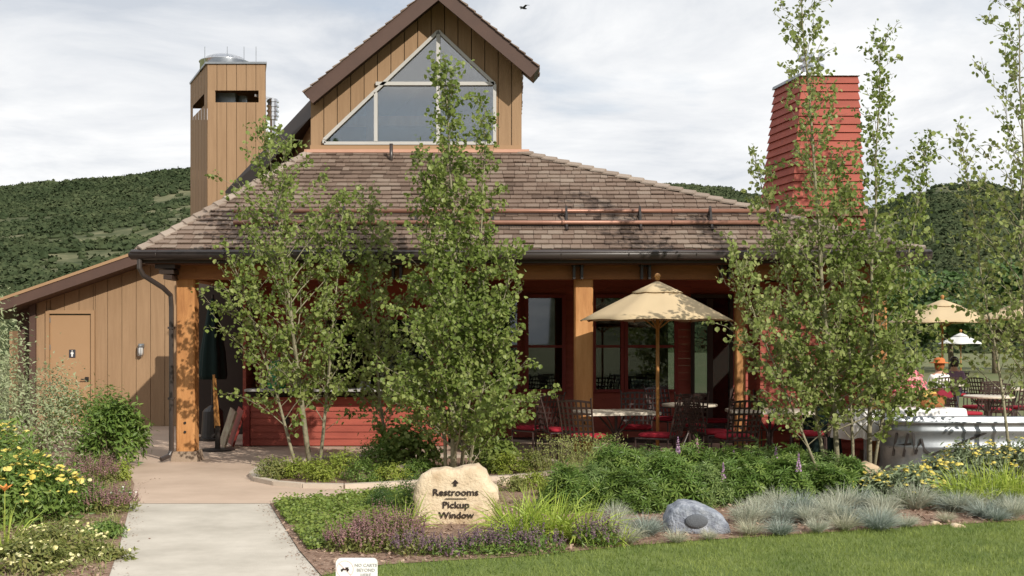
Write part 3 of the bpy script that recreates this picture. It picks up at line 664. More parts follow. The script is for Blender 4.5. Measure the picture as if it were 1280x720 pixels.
# gable roof slabs and rakes
Yf, Yb = 18.6, 23.7; rs_ = F / Yf
def rx_(px): return (px - 640) / rs_
def rz_(py): return CH + (HY - py) / rs_
PK = (rx_(548), rz_(-22)); LE = (rx_(380), rz_(116)); RE = (rx_(674), rz_(84))
for nm, E in (('left', LE), ('right', RE)):
    v = Vector((E[0] - PK[0], 0, E[1] - PK[1])); vn = v.normalized(); n_ = Vector((-vn.z, 0, vn.x)); n_ = n_ if n_.z > 0 else -n_
    b_ = MB(); a = Vector((PK[0], 0, PK[1])); e2 = Vector((E[0], 0, E[1]))
    pr = [a, e2, e2 - n_ * .12, a - n_ * .12]
    YM = 19.35 if nm == 'right' else Yb
    b_.prism([(p.x, p.z) for p in pr], Yf + .03, YM)
    if nm == 'right':
        tq = (XR + .02 - PK[0]) / (E[0] - PK[0]); e3 = a.lerp(e2, tq); b_.prism([(a.x, a.z), (e3.x, e3.z), ((e3 - n_ * .12).x, (e3 - n_ * .12).z), ((a - n_ * .12).x, (a - n_ * .12).z)], YM, Yb)
    gr = part(b_, 'gable_roof', M['brown_dark'])
    f_ = MB(); pr = [a - n_ * .0 + Vector((0, 0, .0)), e2, e2 - n_ * .21, a + Vector((0, 0, -.21 / max(.3, n_.z)))]
    f_.prism([(p.x, p.z) for p in pr], Yf, Yf + .03); part(f_, 'rake_board', M['brown'], gr)
    s2 = MB(); shp = [Vector((E[0], Yf - .03, E[1])), Vector((E[0], Yb, E[1])), Vector((PK[0], Yf - .03, PK[1])), Vector((PK[0], Yb, PK[1]))]
    if nm == 'left': shingle_face(s2, shp[1], shp[0], shp[3], shp[2], course=.15, wmin=.15, wmax=.3)
    else:
        shingle_face(s2, shp[0], Vector((E[0], YM, E[1])), shp[2], Vector((PK[0], YM, PK[1])), course=.15, wmin=.15, wmax=.3)
        shingle_face(s2, Vector((e3.x, YM, e3.z)), Vector((e3.x, Yb, e3.z)), Vector((PK[0], YM, PK[1])), shp[3], course=.15, wmin=.15, wmax=.3)
    part(s2, 'roof_shingles', M['shingle'], gr)
# lower swept roof edge to the left of the gable
p1, p2 = P(389, 124, 19.4), P(283, 243, 21.6)
lw = MB(); dv = (p2 - p1); 
lw.hexa([p1 + Vector((0, 0, -.28)), p2 + Vector((0, 0, -.3)), p2 + Vector((.9, 2.0, -.3)), p1 + Vector((.1, 2.5, -.3)), p1 + Vector((.05, 0, .06)), p2 + Vector((-.02, 0, .06)), p2 + Vector((.9, 2.0, .06)), p1 + Vector((.1, 2.5, .06))])
part(lw, 'side_roof', M['brown_dark'])
lw2 = MB(); lw2.hexa([(XL - .02, 19.6, ZB - .3), (XL - .75, 21.2, ZB - .9), (XL - .75, 23, ZB - .9), (XL - .02, 23, ZB - .3), (XL - .02, 19.6, 5.5), (XL - .75, 21.2, 4.9), (XL - .75, 23, 4.9), (XL - .02, 23, 5.5)]); part(lw2, 'side_wall', M['tan'])
# ---------------- lap siding helper
def lap(mb, x0, x1, y, z0, z1, exp=.125, face=-1, depth=.03):
    n_ = max(1, int(round((z1 - z0) / exp))); e = (z1 - z0) / n_
    for i in range(n_):
        z = z0 + i * e; j = random.uniform(-.001, .001)
        mb.hexa([(x0, y - .022 + j, z), (x1, y - .022 + j, z), (x1, y + depth, z), (x0, y + depth, z), (x0, y - .004, z + e - .002), (x1, y - .004, z + e - .002), (x1, y + depth, z + e - .002), (x0, y + depth, z + e - .002)])
# kitchen block with the pickup counter
KX0, KX1, KY = X_(304, 19.4), X_(560, 19.4), 19.4
kb_ = MB(); lap(kb_, KX0 + .12, KX1, KY, .02, .80, .118); part(kb_, 'counter_front', M['red'])
kc = MB(); kc.box((KX0 + .055, KY - .005, .41), (.11, .07, .80)); part(kc, 'corner_board', M['red_trim'])
kl = MB(); kl.box(((KX0 + KX1) / 2 + .05, KY - .08, .925), (KX1 - KX0 - .1, .62, .035)); ledge = part(kl, 'counter_ledge', M['counter_top'])
kbk = MB(); kbk.box(((KX0 + KX1) / 2, KY + .2, .855), (KX1 - KX0 - .1, .3, .1))
part(kbk, 'ledge_shadow_block', M['interior'])  # dark block filling the gap, its tone stands for the shadow under the ledge
kw = MB(); Yk = 19.85
wx0, wx1, wz0, wz1 = X_(405, Yk), X_(540, Yk), 1.0, 2.1
lap(kw, KX0 + .1, wx0, Yk, .95, 2.78); lap(kw, wx1, KX1, Yk, .95, 2.78); lap(kw, wx0, wx1, Yk, wz1, 2.78)
part(kw, 'kitchen_wall', M['red'])
ks = MB()
for i in range(22): ks.box((KX0 + .015, 21.5, .06 + i * .125), (.05, 4.2 - .004 * i, .120))
part(ks, 'kitchen_side_wall', M['red'])
kf = MB()
for a, b in (((wx0, wz0), (wx0, wz1)), ((wx1, wz0), (wx1, wz1))): kf.bar((a[0], Yk - .035, a[1] - .05), (b[0], Yk - .035, b[1] + .05), .06, .08, up=(1, 0, 0))
kf.bar((wx0, Yk - .035, wz1), (wx1, Yk - .035, wz1), .06, .08); kf.bar(((wx0 + wx1) / 2, Yk - .03, wz0), ((wx0 + wx1) / 2, Yk - .03, wz1), .05, .05, up=(1, 0, 0))
kfo = part(kf, 'pickup_window', M['red_trim'])
kp = MB(); kp.box(((wx0 + wx1) / 2 + (wx1 - wx0) / 4, Yk + .01, (wz0 + wz1) / 2), ((wx1 - wx0) / 2, .008, wz1 - wz0)); part(kp, 'pane', M['glass'], kfo)
pw = MB(); pw.box((-5.02, 21.9, 1.39), (1.42, .06, 2.77)); part(pw, 'passage_shade_panel', M['interior'])  # dark panel added so the passage reads as deep shade
# dining room wall with windows
DY = 21.0; ds = F / DY
def dx(px): return (px - 640) / ds
def dz_(py): return CH + (HY - py) / ds
dw = MB(); zs = dz_(489); zt2 = dz_(371)
DX0, DX1 = KX1, dx(1090)
wins = [(560, 606), (612, 650), (657, 706), (741, 779), (781, 846), (864, 915)]
doorx = (864, 915)
cur = DX0
for a, b in wins:
    lap(dw, cur, dx(a), DY, .02, 2.78); z0_ = zs if a != 864 else .0
    if a != 864: lap(dw, dx(a), dx(b), DY, .02, zs)
    lap(dw, dx(a), dx(b), DY, zt2, 2.78); cur = dx(b)
lap(dw, cur, DX1, DY, .02, 2.78)
part(dw, 'dining_wall', M['red'])
for a, b in wins:
    f_ = MB(); x0, x1 = dx(a), dx(b); z0_ = zs if a != 864 else .02; yy = DY - .045
    for x in (x0 + .02, x1 - .02): f_.box((x, yy, (z0_ + zt2) / 2), (.06, .06, zt2 - z0_ + .08))
    f_.box(((x0 + x1) / 2, yy, zt2 + .01), (x1 - x0 - .08, .06, .06)); f_.box(((x0 + x1) / 2, yy, z0_ + .01), (x1 - x0 - .08, .06, .05))
    if a != 864: f_.box(((x0 + x1) / 2, yy + .01, dz_(433)), (x1 - x0 - .08, .05, .045))
    if a == 781: f_.box((dx(822), yy + .005, (z0_ + zt2) / 2), (.04, .05, zt2 - z0_ - .08))
    if a == 864: f_.box((dx(887), yy + .005, (z0_ + zt2) / 2), (.10, .05, zt2 - z0_ - .08))
    nm_ = 'window' if a != 864 else 'glass_door'
    fo2 = part(f_, nm_, M['red_trim'] if a != 864 else M['brown_dark'])
    g_ = MB(); g_.box(((x0 + x1) / 2, DY + .01, (z0_ + zt2) / 2), (x1 - x0, .008, zt2 - z0_)); part(g_, 'pane', M['glass'], fo2)
# room shell behind: floor, back wall with a bright rear window, sides
rmb = MB()
bx0, bx1 = KX0 + .2, DX1
ry = 25.3
for (xa, xb, za, zb) in ((bx0, dx(846) * 1.14, .02, 2.77), (dx(905) * 1.14, bx1, .02, 2.77), (dx(846) * 1.14, dx(905) * 1.14, .02, .6), (dx(846) * 1.14, dx(905) * 1.14, 2.1, 2.77)):
    rmb.box(((xa + xb) / 2, ry, (za + zb) / 2), (xb - xa, .06, zb - za))
rmb.box((DX1 - .03, 23.1, 1.4), (.06, 4.3, 2.75)); rmb.box(((bx0 + bx1) / 2, 22.65, .012), (bx1 - bx0, 5.2, .014))
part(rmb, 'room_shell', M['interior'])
# ---------------- red tapered chimney
ch = MB(); CYf = 17.42
def lerp(a, b, t): return a + (b - a) * t
zb_, zt3 = 0.0, Z_(93, CYf)
zmid = Z_(262, CYf)
def chim(z):
    t = (z - zmid) / (zt3 - zmid); t = max(t, -.25)
    xl = lerp(X_(990, CYf), X_(1004, CYf), t); xr = lerp(X_(1079, CYf), X_(1073, CYf), t); yb = 18.45
    xbl = lerp(X_(951, yb), X_(969, yb), t); xbr = xr - .02; yf = lerp(CYf, CYf + .05, t)
    return [(xl, yf, z), (xr, yf, z), (xbr, yb, z), (xbl, yb, z)]
n_ = int((zt3 - 2.6) / .118)
for i in range(n_):
    z = 2.6 + (zt3 - 2.6) * i / n_; z2 = 2.6 + (zt3 - 2.6) * (i + 1) / n_ - .003
    a = chim(z); b = chim(z2); cxx = sum(p[0] for p in a) / 4; cyy = sum(p[1] for p in a) / 4
    a = [(cxx + (p[0] - cxx) * 1.045, cyy + (p[1] - cyy) * 1.045, p[2]) for p in a]; b = [(cxx + (p[0] - cxx) * 1.0, cyy + (p[1] - cyy) * 1.0, p[2]) for p in b]
    ch.hexa(a + b)
cho = part(ch, 'chimney', M['red'])
fc = MB(); lap(fc, X_(950, 17.6), X_(1100, 17.6), 17.6, .02, 2.58, .118, depth=.9); part(fc, 'hearth_wall', M['red'])
cc = MB(); a = chim(zt3); cxx = sum(p[0] for p in a) / 4; cyy = sum(p[1] for p in a) / 4
cc.hexa([(cxx + (p[0] - cxx) * 1.08, cyy + (p[1] - cyy) * 1.08, zt3 - .01) for p in a] + [(cxx + (p[0] - cxx) * 1.06, cyy + (p[1] - cyy) * 1.06, zt3 + .035) for p in a]); part(cc, 'chimney_cap', M['steel'], cho)
cf = MB(); fx = X_(1014, 17.9); cf.lathe([(.15, 0), (.15, .16), (.19, .17), (.19, .2), (.13, .21), (.13, .28), (.2, .29), (.2, .36), (.12, .38)], (fx, 17.9, zt3 + .03), 20); part(cf, 'flue', M['shiny'], cho, smooth=False)
flsh = MB(); flsh.box((X_(1035, 17.4) , 17.36, roof_z(17.36) + .06), (1.12, .05, .10)); part(flsh, 'chimney_flashing', M['copper'], cho)
# ================================================================== TAN VENT TOWER
tw = empty('vent_tower', (X_(295, 24), 24.6, 0), 0, 'tan boarded square tower with a shiny steel vent dome behind the left roof end', 'tower')
tinv = Matrix.Translation(-Vector(tw.location))
TY = 24.0; tl, trr = X_(259, TY), X_(332, TY); TZ = Z_(80, TY); tbl = X_(238, 25.9)
def tpart(mb, name, m, parent=None, smooth=False):
    o = mb.build(name, m, parent or tw, smooth)
    if parent is None: o.matrix_parent_inverse = tinv
    return o
b_ = MB(); nb_ = 6; s0, s1 = Z_(113, TY), Z_(128, TY); sxa, sxb = X_(269, TY), X_(323, TY)
def vboards(mb, x0, x1, y, z0, z1, n_, th=.05):
    for i in range(n_):
        a = x0 + (x1 - x0) * i / n_ + .005; b = x0 + (x1 - x0) * (i + 1) / n_ - .005; mb.box(((a + b) / 2, y + th / 2, (z0 + z1) / 2), (b - a, th, z1 - z0))
lo, hi = min(s0, s1), max(s0, s1)
b_ = MB(); vboards(b_, tl, trr, TY, 0, lo, 6); vboards(b_, tl, trr, TY, hi, TZ, 6); vboards(b_, tl, sxa, TY, lo, hi, 1); vboards(b_, sxb, trr, TY, lo, hi, 1)
b_.poly([(tl, TY + .03, 0), (trr, TY + .03, 0), (trr, TY + .03, lo), (tl, TY + .03, lo)])
# left skewed side with slot, right side, back
def qd(a, b, z0, z1): b_.poly([(a[0], a[1], z0), (b[0], b[1], z0), (b[0], b[1], z1), (a[0], a[1], z1)])
def lerp2(a, b, t): return (a[0] + (b[0] - a[0]) * t, a[1] + (b[1] - a[1]) * t)
fl_, bl_, fr_, br_ = (tl, TY), (tbl, 25.9), (trr, TY), (trr - .45, 25.9)
for i in range(6):
    a, c = lerp2(bl_, fl_, i / 6 + .004), lerp2(bl_, fl_, (i + 1) / 6 - .004)
    qd(a, c, 0, lo); qd(a, c, hi, TZ)
    if i in (0, 5): qd(a, c, lo, hi)
qd(fr_, br_, 0, lo); qd(fr_, br_, hi, TZ); qd(br_, bl_, 0, lo); qd(br_, bl_, hi, TZ)
tpart(b_, 'boarded_walls', M['tan'])
b_ = MB(); b_.hexa([(tl - .03, TY - .03, TZ), (trr + .03, TY - .03, TZ), (trr - .42, 25.93, TZ), (tbl - .03, 25.93, TZ), (tl - .03, TY - .03, TZ + .04), (trr + .03, TY - .03, TZ + .04), (trr - .42, 25.93, TZ + .04), (tbl - .03, 25.93, TZ + .04)]); tpart(b_, 'roof_flashing', M['steel'])
b_ = MB(); cx2 = X_(281, 24.75); b_.lathe([(.50, -.04), (.50, .14), (.52, .15), (.52, .165), (.44, .19), (.38, .25), (.27, .295), (.12, .32), (.01, .325)], (cx2, 24.75, TZ + .04), 28); tpart(b_, 'vent_dome', M['shiny'], smooth=True)
b_ = MB()
for px in (256, 284, 305, 320): b_ = MB(); X = X_(px, 24.3); b_.tube([(X, 24.3, TZ), (X, 24.3, TZ + .42)], .006, 5); tpart(b_, 'lightning_rod', M['steel'])
b_ = MB(); b_.box((X_(283, 24.5), 24.6, lo + .12), (.42, .42, .3)); b_.tube([(X_(302, 24.5), 24.6, lo), (X_(302, 24.5), 24.6, hi)], .09, 12); tpart(b_, 'exhaust_fan', M['steel'])
b_ = MB(); X = X_(341, 24.3); b_.tube([(X, 24.3, 4.2), (X, 24.3, Z_(148, 24.3))], .055, 14); b_.tube([(X, 24.3, Z_(150, 24.3)), (X, 24.3, Z_(124, 24.3))], .10, 14)
for k in range(4): b_.tube([(X, 24.3, Z_(146 - k * 6, 24.3)), (X, 24.3, Z_(144 - k * 6, 24.3))], .125, 14)
b_.bar((X_(318, 24.1), 24.1, Z_(119, 24.1)), (X, 24.3, Z_(124, 24.3)), .05, .05); tpart(b_, 'flue_pipe', M['shiny'], smooth=False)
# ================================================================== RESTROOM ANNEX
an = empty('restroom_annex', (-8, 24, 0), 0, 'low tan boarded restroom wing with a single slope brown edged roof and a plain door', 'building')
ainv = Matrix.Translation(-Vector(an.location)); AY = 23.9
def apart(mb, name, m, parent=None, smooth=False):
    o = mb.build(name, m, parent or an, smooth)
    if parent is None: o.matrix_parent_inverse = ainv
    return o
ax0, ax1 = X_(45, AY), -3.6
def roofz(x):  # underside of the annex roof at x
    p = 640 + x * F / AY; return Z_(384 - (p - 0) * .343, AY)
b_ = MB(); st_ = .285; x = ax0
dx0, dx1, dzt = X_(58, AY), X_(119, AY), Z_(388, AY)
es = sorted([ax0 + i * st_ for i in range(24)] + [dx0, dx1]); es = [e for e in es if e <= ax1]
for a, c in zip(es, es[1:]):
    if c - a < .01: continue
    z0_ = dzt if (a >= dx0 - .001 and c <= dx1 + .001) else 0
    b_.hexa([(a + .005, AY, z0_), (c - .005, AY, z0_), (c - .005, AY + .05, z0_), (a + .005, AY + .05, z0_), (a + .005, AY, roofz(a)), (c - .005, AY, roofz(c)), (c - .005, AY + .05, roofz(c)), (a + .005, AY + .05, roofz(a))])
b_.poly([(ax0, AY + .04, 0), (dx0, AY + .04, 0), (dx0, AY + .04, roofz(dx0)), (ax0, AY + .04, roofz(ax0))]); b_.poly([(dx1, AY + .04, 0), (ax1, AY + .04, 0), (ax1, AY + .04, roofz(ax1)), (dx1, AY + .04, roofz(dx1))])
b_.box((ax0 - .5, AY + 3, .95), (.06, 6, 1.9))
wall_o = apart(b_, 'boarded_wall', M['tan'])
b_ = MB(); b_.box((ax0 - .05, AY - .02, roofz(ax0) / 2), (.12, .08, roofz(ax0) - .02)); b_.box((ax0 - .25, AY + .3, roofz(ax0) / 2 - .1), (.5, .04, roofz(ax0) - .3)); apart(b_, 'corner_trim', M['brown'])
ra, rc = P(-25, 385, 23.35), P(215, 302, 23.35)
b_ = MB(); n_ = Vector((0, 0, 1))
b_.hexa([ra - n_ * .20, rc - n_ * .20, rc - n_ * .20 + Vector((0, 5, 0)), ra - n_ * .20 + Vector((0, 5, 0)), ra, rc, rc + Vector((0, 5, 0)), ra + Vector((0, 5, 0))]); apart(b_, 'roof', M['brown'])
b_ = MB(); b_.hexa([ra + n_ * .002 + Vector((0, -.02, 0)), rc + n_ * .002 + Vector((0, -.02, 0)), rc + n_ * .002 + Vector((0, 5, 0)), ra + n_ * .002 + Vector((0, 5, 0)), ra + n_ * .06 + Vector((0, -.02, 0)), rc + n_ * .06 + Vector((0, -.02, 0)), rc + n_ * .06 + Vector((0, 5, 0)), ra + n_ * .06 + Vector((0, 5, 0))]); apart(b_, 'roof_edge', M['tan_trim'])
b_ = MB(); dd0, dd1 = dx0 + .07, dx1 - .07; b_.box(((dd0 + dd1) / 2, AY + .02, (dzt - .1) / 2 + .01), (dd1 - dd0 - .01, .045, dzt - .1)); dr = apart(b_, 'door', M['door'])
b_ = MB()
for x in (dx0 + .035, dx1 - .035): b_.box((x, AY - .015, dzt / 2), (.07, .07, dzt))
b_.box(((dx0 + dx1) / 2, AY - .0152, dzt - .033), (dx1 - dx0 - .142, .069, .066)); apart(b_, 'door_frame', M['tan_trim'])
b_ = MB(); hx = dd1 - .09; b_.box((hx, AY - .015, Z_(474, AY)), (.07, .02, .09)); b_.tube([(hx, AY - .02, Z_(474, AY)), (hx, AY - .07, Z_(474, AY)), (hx - .1, AY - .07, Z_(474, AY))], .012, 8); apart(b_, 'door_handle', M['iron'], dr)
for py in (400, 434, 480): b_ = MB(); b_.box((dd0 + .005, AY - .006, Z_(py, AY)), (.02, .02, .1)); apart(b_, 'hinge', M['steel'], dr)
sgn = MB(); sx_, sz_ = X_(90.5, AY), Z_(442, AY); sgn.box((sx_, AY - .008, sz_), (.125, .008, .16)); sg2 = apart(sgn, 'restroom_sign', M['trouser'], dr)
b_ = MB(); yy = AY - .015; b_.lathe([(.001, -.013), (.011, -.008), (.014, 0), (.011, .008), (.001, .013)], (sx_, yy, sz_ + .05), 10)
b_.prism([(sx_ - .022, sz_ + .03), (sx_ + .022, sz_ + .03), (sx_ + .03, sz_ - .005), (sx_ + .014, sz_ - .01), (sx_ + .014, sz_ - .06), (sx_ - .014, sz_ - .06), (sx_ - .014, sz_ - .01), (sx_ - .03, sz_ - .005)], yy - .002, yy + .002); apart(b_, 'figure_symbol', M['sign_white'], sg2)
b_ = MB(); lx, lz = X_(177.5, AY), Z_(438, AY); b_.box((lx, AY - .03, lz + .10), (.10, .07, .07)); b_.lathe([(.05, 0), (.055, .04), (.05, .05)], (lx, AY - .09, lz + .06), 12); lo_ = apart(b_, 'wall_lamp', M['steel'])
b_ = MB(); b_.lathe([(.01, -.10), (.035, -.09), (.045, -.04), (.045, .04), (.04, .06)], (lx, AY - .09, lz), 12); apart(b_, 'lamp_globe', M['lamp_glass'], lo_, True)
b_ = MB()
for k in range(4): a = k * math.pi / 2 + .4; b_.tube([(lx + .055 * math.cos(a), AY - .09 + .055 * math.sin(a), lz + .06), (lx + .055 * math.cos(a), AY - .09 + .055 * math.sin(a), lz - .09), (lx, AY - .09, lz - .12)], .005, 4)
apart(b_, 'lamp_cage', M['steel'], lo_)
# ================================================================== SIGNS AND STONES
def rock_mesh(name, outline, th, m, lump=.03, n_=26, parent=None, loc=(0, 0, 0), seed=3, pillow=.35):
    """standing slab from an outline in XZ, with its own thickness in Y and rounded faces"""
    k = len(outline); cx = sum(p[0] for p in outline) / k; cz = sum(p[1] for p in outline) / k
    # resample outline
    O = []
    for i in range(k):
        a = outline[i]; b = outline[(i + 1) % k]
        for j in range(5): t = j / 5; O.append((a[0] + (b[0] - a[0]) * t, a[1] + (b[1] - a[1]) * t))
    K = len(O); rings = [(-th / 2, .0), (-th / 2, .35), (-th / 2, .62), (-th / 2 * .97, .82), (-th / 2 * .86, .94), (-th * .25, 1.0), (th * .25, 1.0), (th / 2 * .85, .93), (th / 2, .7), (th / 2, 0)]
    V = []; Fs = []
    for y, s_ in rings:
        for (x, z) in O:
            q = Vector((cx + (x - cx) * s_, y, cz + (z - cz) * s_)); nz = mnoise.noise(q * 5 + Vector((seed, 0, 0))); n2_ = mnoise.noise(q * 16 + Vector((seed, 7, 0)))
            e = 1 if s_ > .7 else .35
            q += Vector((nz * lump * e * .6, (nz * .6 + n2_ * .35) * lump * (e * (.5 if s_ < .7 else 1) if y < 0 else 1), n2_ * lump * .5 * e)); V.append(q)
    for i in range(len(rings) - 1):
        for j in range(K): a = i * K + j; b = i * K + (j + 1) % K; Fs.append((a, a + K, b + K, b))
    b_ = MB(); b_.add(V, Fs, .5); o = b_.build(name, m, parent, True); o.location = loc; return o
SY = 11.35; ss = F / SY; sbx = X_(570, SY)
ol = [(516, 620), (520, 606), (528, 592), (538, 586), (556, 583), (566, 586), (580, 582), (598, 580), (608, 588), (614, 602), (623, 611), (624, 622), (617, 634), (620, 646), (606, 664), (532, 664), (518, 650), (522, 636)]
ol2 = [((x - 570) / ss, CH + (HY - y) / ss) for x, y in ol][::-1]
stone = empty('stone_sign', (sbx, SY, 0), 0, 'pale sandstone boulder engraved Restrooms and Pickup Window under an arrow', 'sign')
rock_mesh('boulder', ol2, .30, M['sandstone'], .028, parent=stone)
lt = MB(); fy = -.161
def szz(py): return CH + (HY - py) / ss
def put(body, pxc, pyb, size, sx=1): put_text(lt, body, size, ((pxc - 570) / ss, fy, szz(pyb)), bold=.0012, ext=.003, sx=sx)
put('Restrooms', 570.5, 616.5, .088, 1.10); put('Pickup', 571, 632, .088, 1.10); put('Window', 571.5, 644.5, .084, 1.10)
lt.box((1 / ss, fy, szz(620.5)), (.20, .006, .006))
ax_ = 0 / ss; lt.prism([(ax_ - .034, szz(601.5)), (ax_, szz(597)), (ax_ + .034, szz(601.5)), (ax_ + .010, szz(601.5)), (ax_ + .016, szz(605)), (ax_ - .016, szz(605)), (ax_ - .010, szz(601.5))], fy - .003, fy + .003)
lt.build('engraved_letters', M['letter'], stone)
# grey speaker rock
RY = 10.85; rss = F / RY
ol = [(832, 668), (831, 648), (836, 634), (848, 627), (862, 626), (880, 630), (898, 640), (908, 652), (911, 662), (906, 670)]
rk = empty('rock_speaker', (X_(870, RY), RY, 0), 0, 'blue grey rock shaped garden speaker with an oval dark grille among fescue tufts', 'speaker')
rock_mesh('rock_shell', [((x - 870) / rss, max(-.02, CH + (HY - y) / rss)) for x, y in ol][::-1], .42, M['rock'], .035, parent=rk, seed=9)
b_ = MB(); rmat = Matrix.Rotation(R(-12), 3, 'X')
V = []; gx0, gz0 = (866 - 870) / rss, CH + (HY - 647) / rss
for r_, y_ in ((1.0, .03), (1.0, 0), (.85, -.012), (.4, -.016), (0.01, -.017)):
    for j in range(24): a = 2 * math.pi * j / 24; V.append((gx0 + .102 * r_ * math.cos(a), -.222 + y_, gz0 + .062 * r_ * math.sin(a)))
b_.add(V, [(i * 24 + j, i * 24 + (j + 1) % 24, (i + 1) * 24 + (j + 1) % 24, (i + 1) * 24 + j) for i in range(4) for j in range(24)]); b_.build('speaker_grille', M['grille'], rk, True)
# no carts sign
NY = 7.3; ns = F / NY
nc_ = empty('path_sign', (X_(446, NY), NY, 0), 0, 'small white rounded board on a stake reading NO CARTS BEYOND HERE', 'sign')
b_ = MB(); hw = 26 / ns; zt4 = CH - (697.5 - HY) / ns; zb4 = zt4 - .22; rr = .03; ptsn = []
for cx3, cz3, a0 in ((hw - rr, zt4 - rr, 0), (-hw + rr, zt4 - rr, 90), (-hw + rr, zb4 + rr, 180), (hw - rr, zb4 + rr, 270)):
    for k in range(6): a = R(a0 + 18 * k); ptsn.append((cx3 + rr * math.cos(a), cz3 + rr * math.sin(a)))
b_.prism(ptsn, -.008, .008); b_.build('board', M['sign_white'], nc_)
b_ = MB(); b_.box((0, .025, zb4 / 2 + .05), (.04, .03, zb4 + .2)); b_.build('stake', M['steel'], nc_)
b_ = MB()
for k, tx in enumerate(('NO CARTS', 'BEYOND', 'HERE')): put_text(b_, tx, .0265, (11.5 / ns, -.0095, CH - (708 + 6.1 * k - HY) / ns), ext=.0012, sx=1.05, bold=.0003)
b_.build('lettering', M['sign_grey'], nc_)
b_ = MB(); cxs, czs, rs0 = -14.5 / ns, CH - (711 - HY) / ns, 10.5 / ns
cp = [(cxs + rs0 * math.cos(2 * math.pi * k / 28), -.0095, czs + rs0 * math.sin(2 * math.pi * k / 28)) for k in range(29)]; b_.tube(cp, .0016, 4); b_.bar((cxs - rs0 * .7, -.0095, czs + rs0 * .7), (cxs + rs0 * .7, -.0095, czs - rs0 * .7), .003, .003); b_.build('prohibition_ring', M['sign_pink'], nc_)
b_ = MB(); b_.box((cxs, -.0105, czs - .003), (.05, .002, .006)); b_.box((cxs + .012, -.0105, czs + .006), (.018, .002, .010)); b_.box((cxs - .01, -.0105, czs + .002), (.012, .002, .005))
for d_ in (-.018, .016): b_.tube([(cxs + d_, -.0115, czs - .009), (cxs + d_, -.0095, czs - .009)], .006, 10)
b_.build('cart_symbol', M['letter'], nc_)
# small stones
for (px, py, wpx, hpx, lab, m_) in ((510, 594, 46, 12, 'flat pale stone lying among the lime plants of the island bed', 'sandstone'), (1086, 612, 44, 34, 'rough tan boulder half hidden behind the lupins below the right aspen', 'sandstone_dk'), (640, 608, 26, 10, 'small pale stone behind the engraved boulder', 'sandstone'), (1170, 657, 14, 5, 'little pale stone on the mulch between fescue tufts', 'sandstone'), (1197, 660, 18, 5, 'flat white stone at the lawn edge on the right', 'sandstone')):
    Y = GY(py); s_ = F / Y; w_, h_ = wpx / s_ / 2, hpx / s_
    o_ = [(-w_, 0), (-w_ * .95, h_ * .5), (-w_ * .6, h_ * .95), (-w_ * .1, h_), (w_ * .45, h_ * .85), (w_ * .9, h_ * .55), (w_, 0.0)][::-1]
    o = rock_mesh('stone', o_, w_ * 1.3, M[m_], min(.03, h_ * .25), loc=(X_(px, Y), Y, .005), seed=px); tag(o, lab, 'stone')
# ================================================================== FURNITURE
def make_chair():
    t = empty('patio_chair')
    b_ = MB(); ir = M['chair_iron']
    # cushion
    prof_ = [(.88, .0), (1.0, .012), (1.0, .04), (.9, .055), (.5, .062), (.01, .064)]
    V = []; K = 24
    for s_, z in [(.01, 0)] + prof_:
        for j in range(K):
            a = 2 * math.pi * j / K; c, s2_ = math.cos(a), math.sin(a); V.append((.225 * s_ * (abs(c) ** .45) * (1 if c > 0 else -1), .22 * s_ * (abs(s2_) ** .45) * (1 if s2_ > 0 else -1), .435 + z))
    b_.add(V, [(i * K + j, i * K + (j + 1) % K, (i + 1) * K + (j + 1) % K, (i + 1) * K + j) for i in range(len(prof_)) for j in range(K)]); b_.build('cushion', M['cushion'], t, True)
    b_ = MB(); q = .225
    for a, c in (((-q, -q), (q, -q)), ((q, -q), (q, q)), ((q, q), (-q, q)), ((-q, q), (-q, -q))): b_.tube([(a[0], a[1], .425), (c[0], c[1], .425)], .011, 6)
    for i in range(5): b_.bar((-.2 + i * .1, -q, .424), (-.2 + i * .1, q, .424), .02, .005)
    b_.build('seat_frame', ir, t)
    for sx, sy in ((-1, 1), (1, 1), (-1, -1), (1, -1)):
        b_ = MB(); b_.tube([(sx * q, sy * q, .43), (sx * q, sy * q * 1.02, .2), (sx * q * 1.05, sy * q * 1.12, 0)], .0125, 8); b_.build('leg', ir, t)
    b_ = MB()
    def bk(u, v):  # u -1..1, v 0..1
        return Vector((u * (.215 + .02 * v), -q - .03 - .13 * v ** 1.3 - .035 * (1 - u * u), .44 + .52 * v + (.02 * (1 - u * u) if v > .9 else 0)))
    for u in (-1, 1): b_.tube([bk(u, v) for v in (-.0, .25, .5, .75, 1)] + [bk(u, 1) + Vector((u * .01, -.01, .02))], .012, 6)
    for u in (-.72, -.43, -.145, .145, .43, .72):
        ps = [bk(u, v) for v in (0.04, .35, .68, .93)]
        for a, c in zip(ps, ps[1:]): b_.bar(a, c, .026, .005, up=(0, -1, .3))
    for v in (.04, .19, .34, .49, .64, .79, .93):
        ps = [bk(u, v) for u in (-1, -.5, 0, .5, 1)]
        for a, c in zip(ps, ps[1:]): b_.bar(a, c, .005, .026 if v < .9 else .03, up=(0, -.25, 1))
    b_.build('backrest', ir, t)
    return t
chair0 = make_chair(); chair_used = [False]
def chair(px, Y, rz, label, group='woven metal chairs with red cushions', sc=1):
    o = chair0 if not chair_used[0] else copy_tree(chair0); chair_used[0] = True
    o.location = (X_(px, Y), Y, .006); o.rotation_euler = (0, 0, R(rz)); o.scale = (sc,) * 3; tag(o, label, 'chair', group); return o
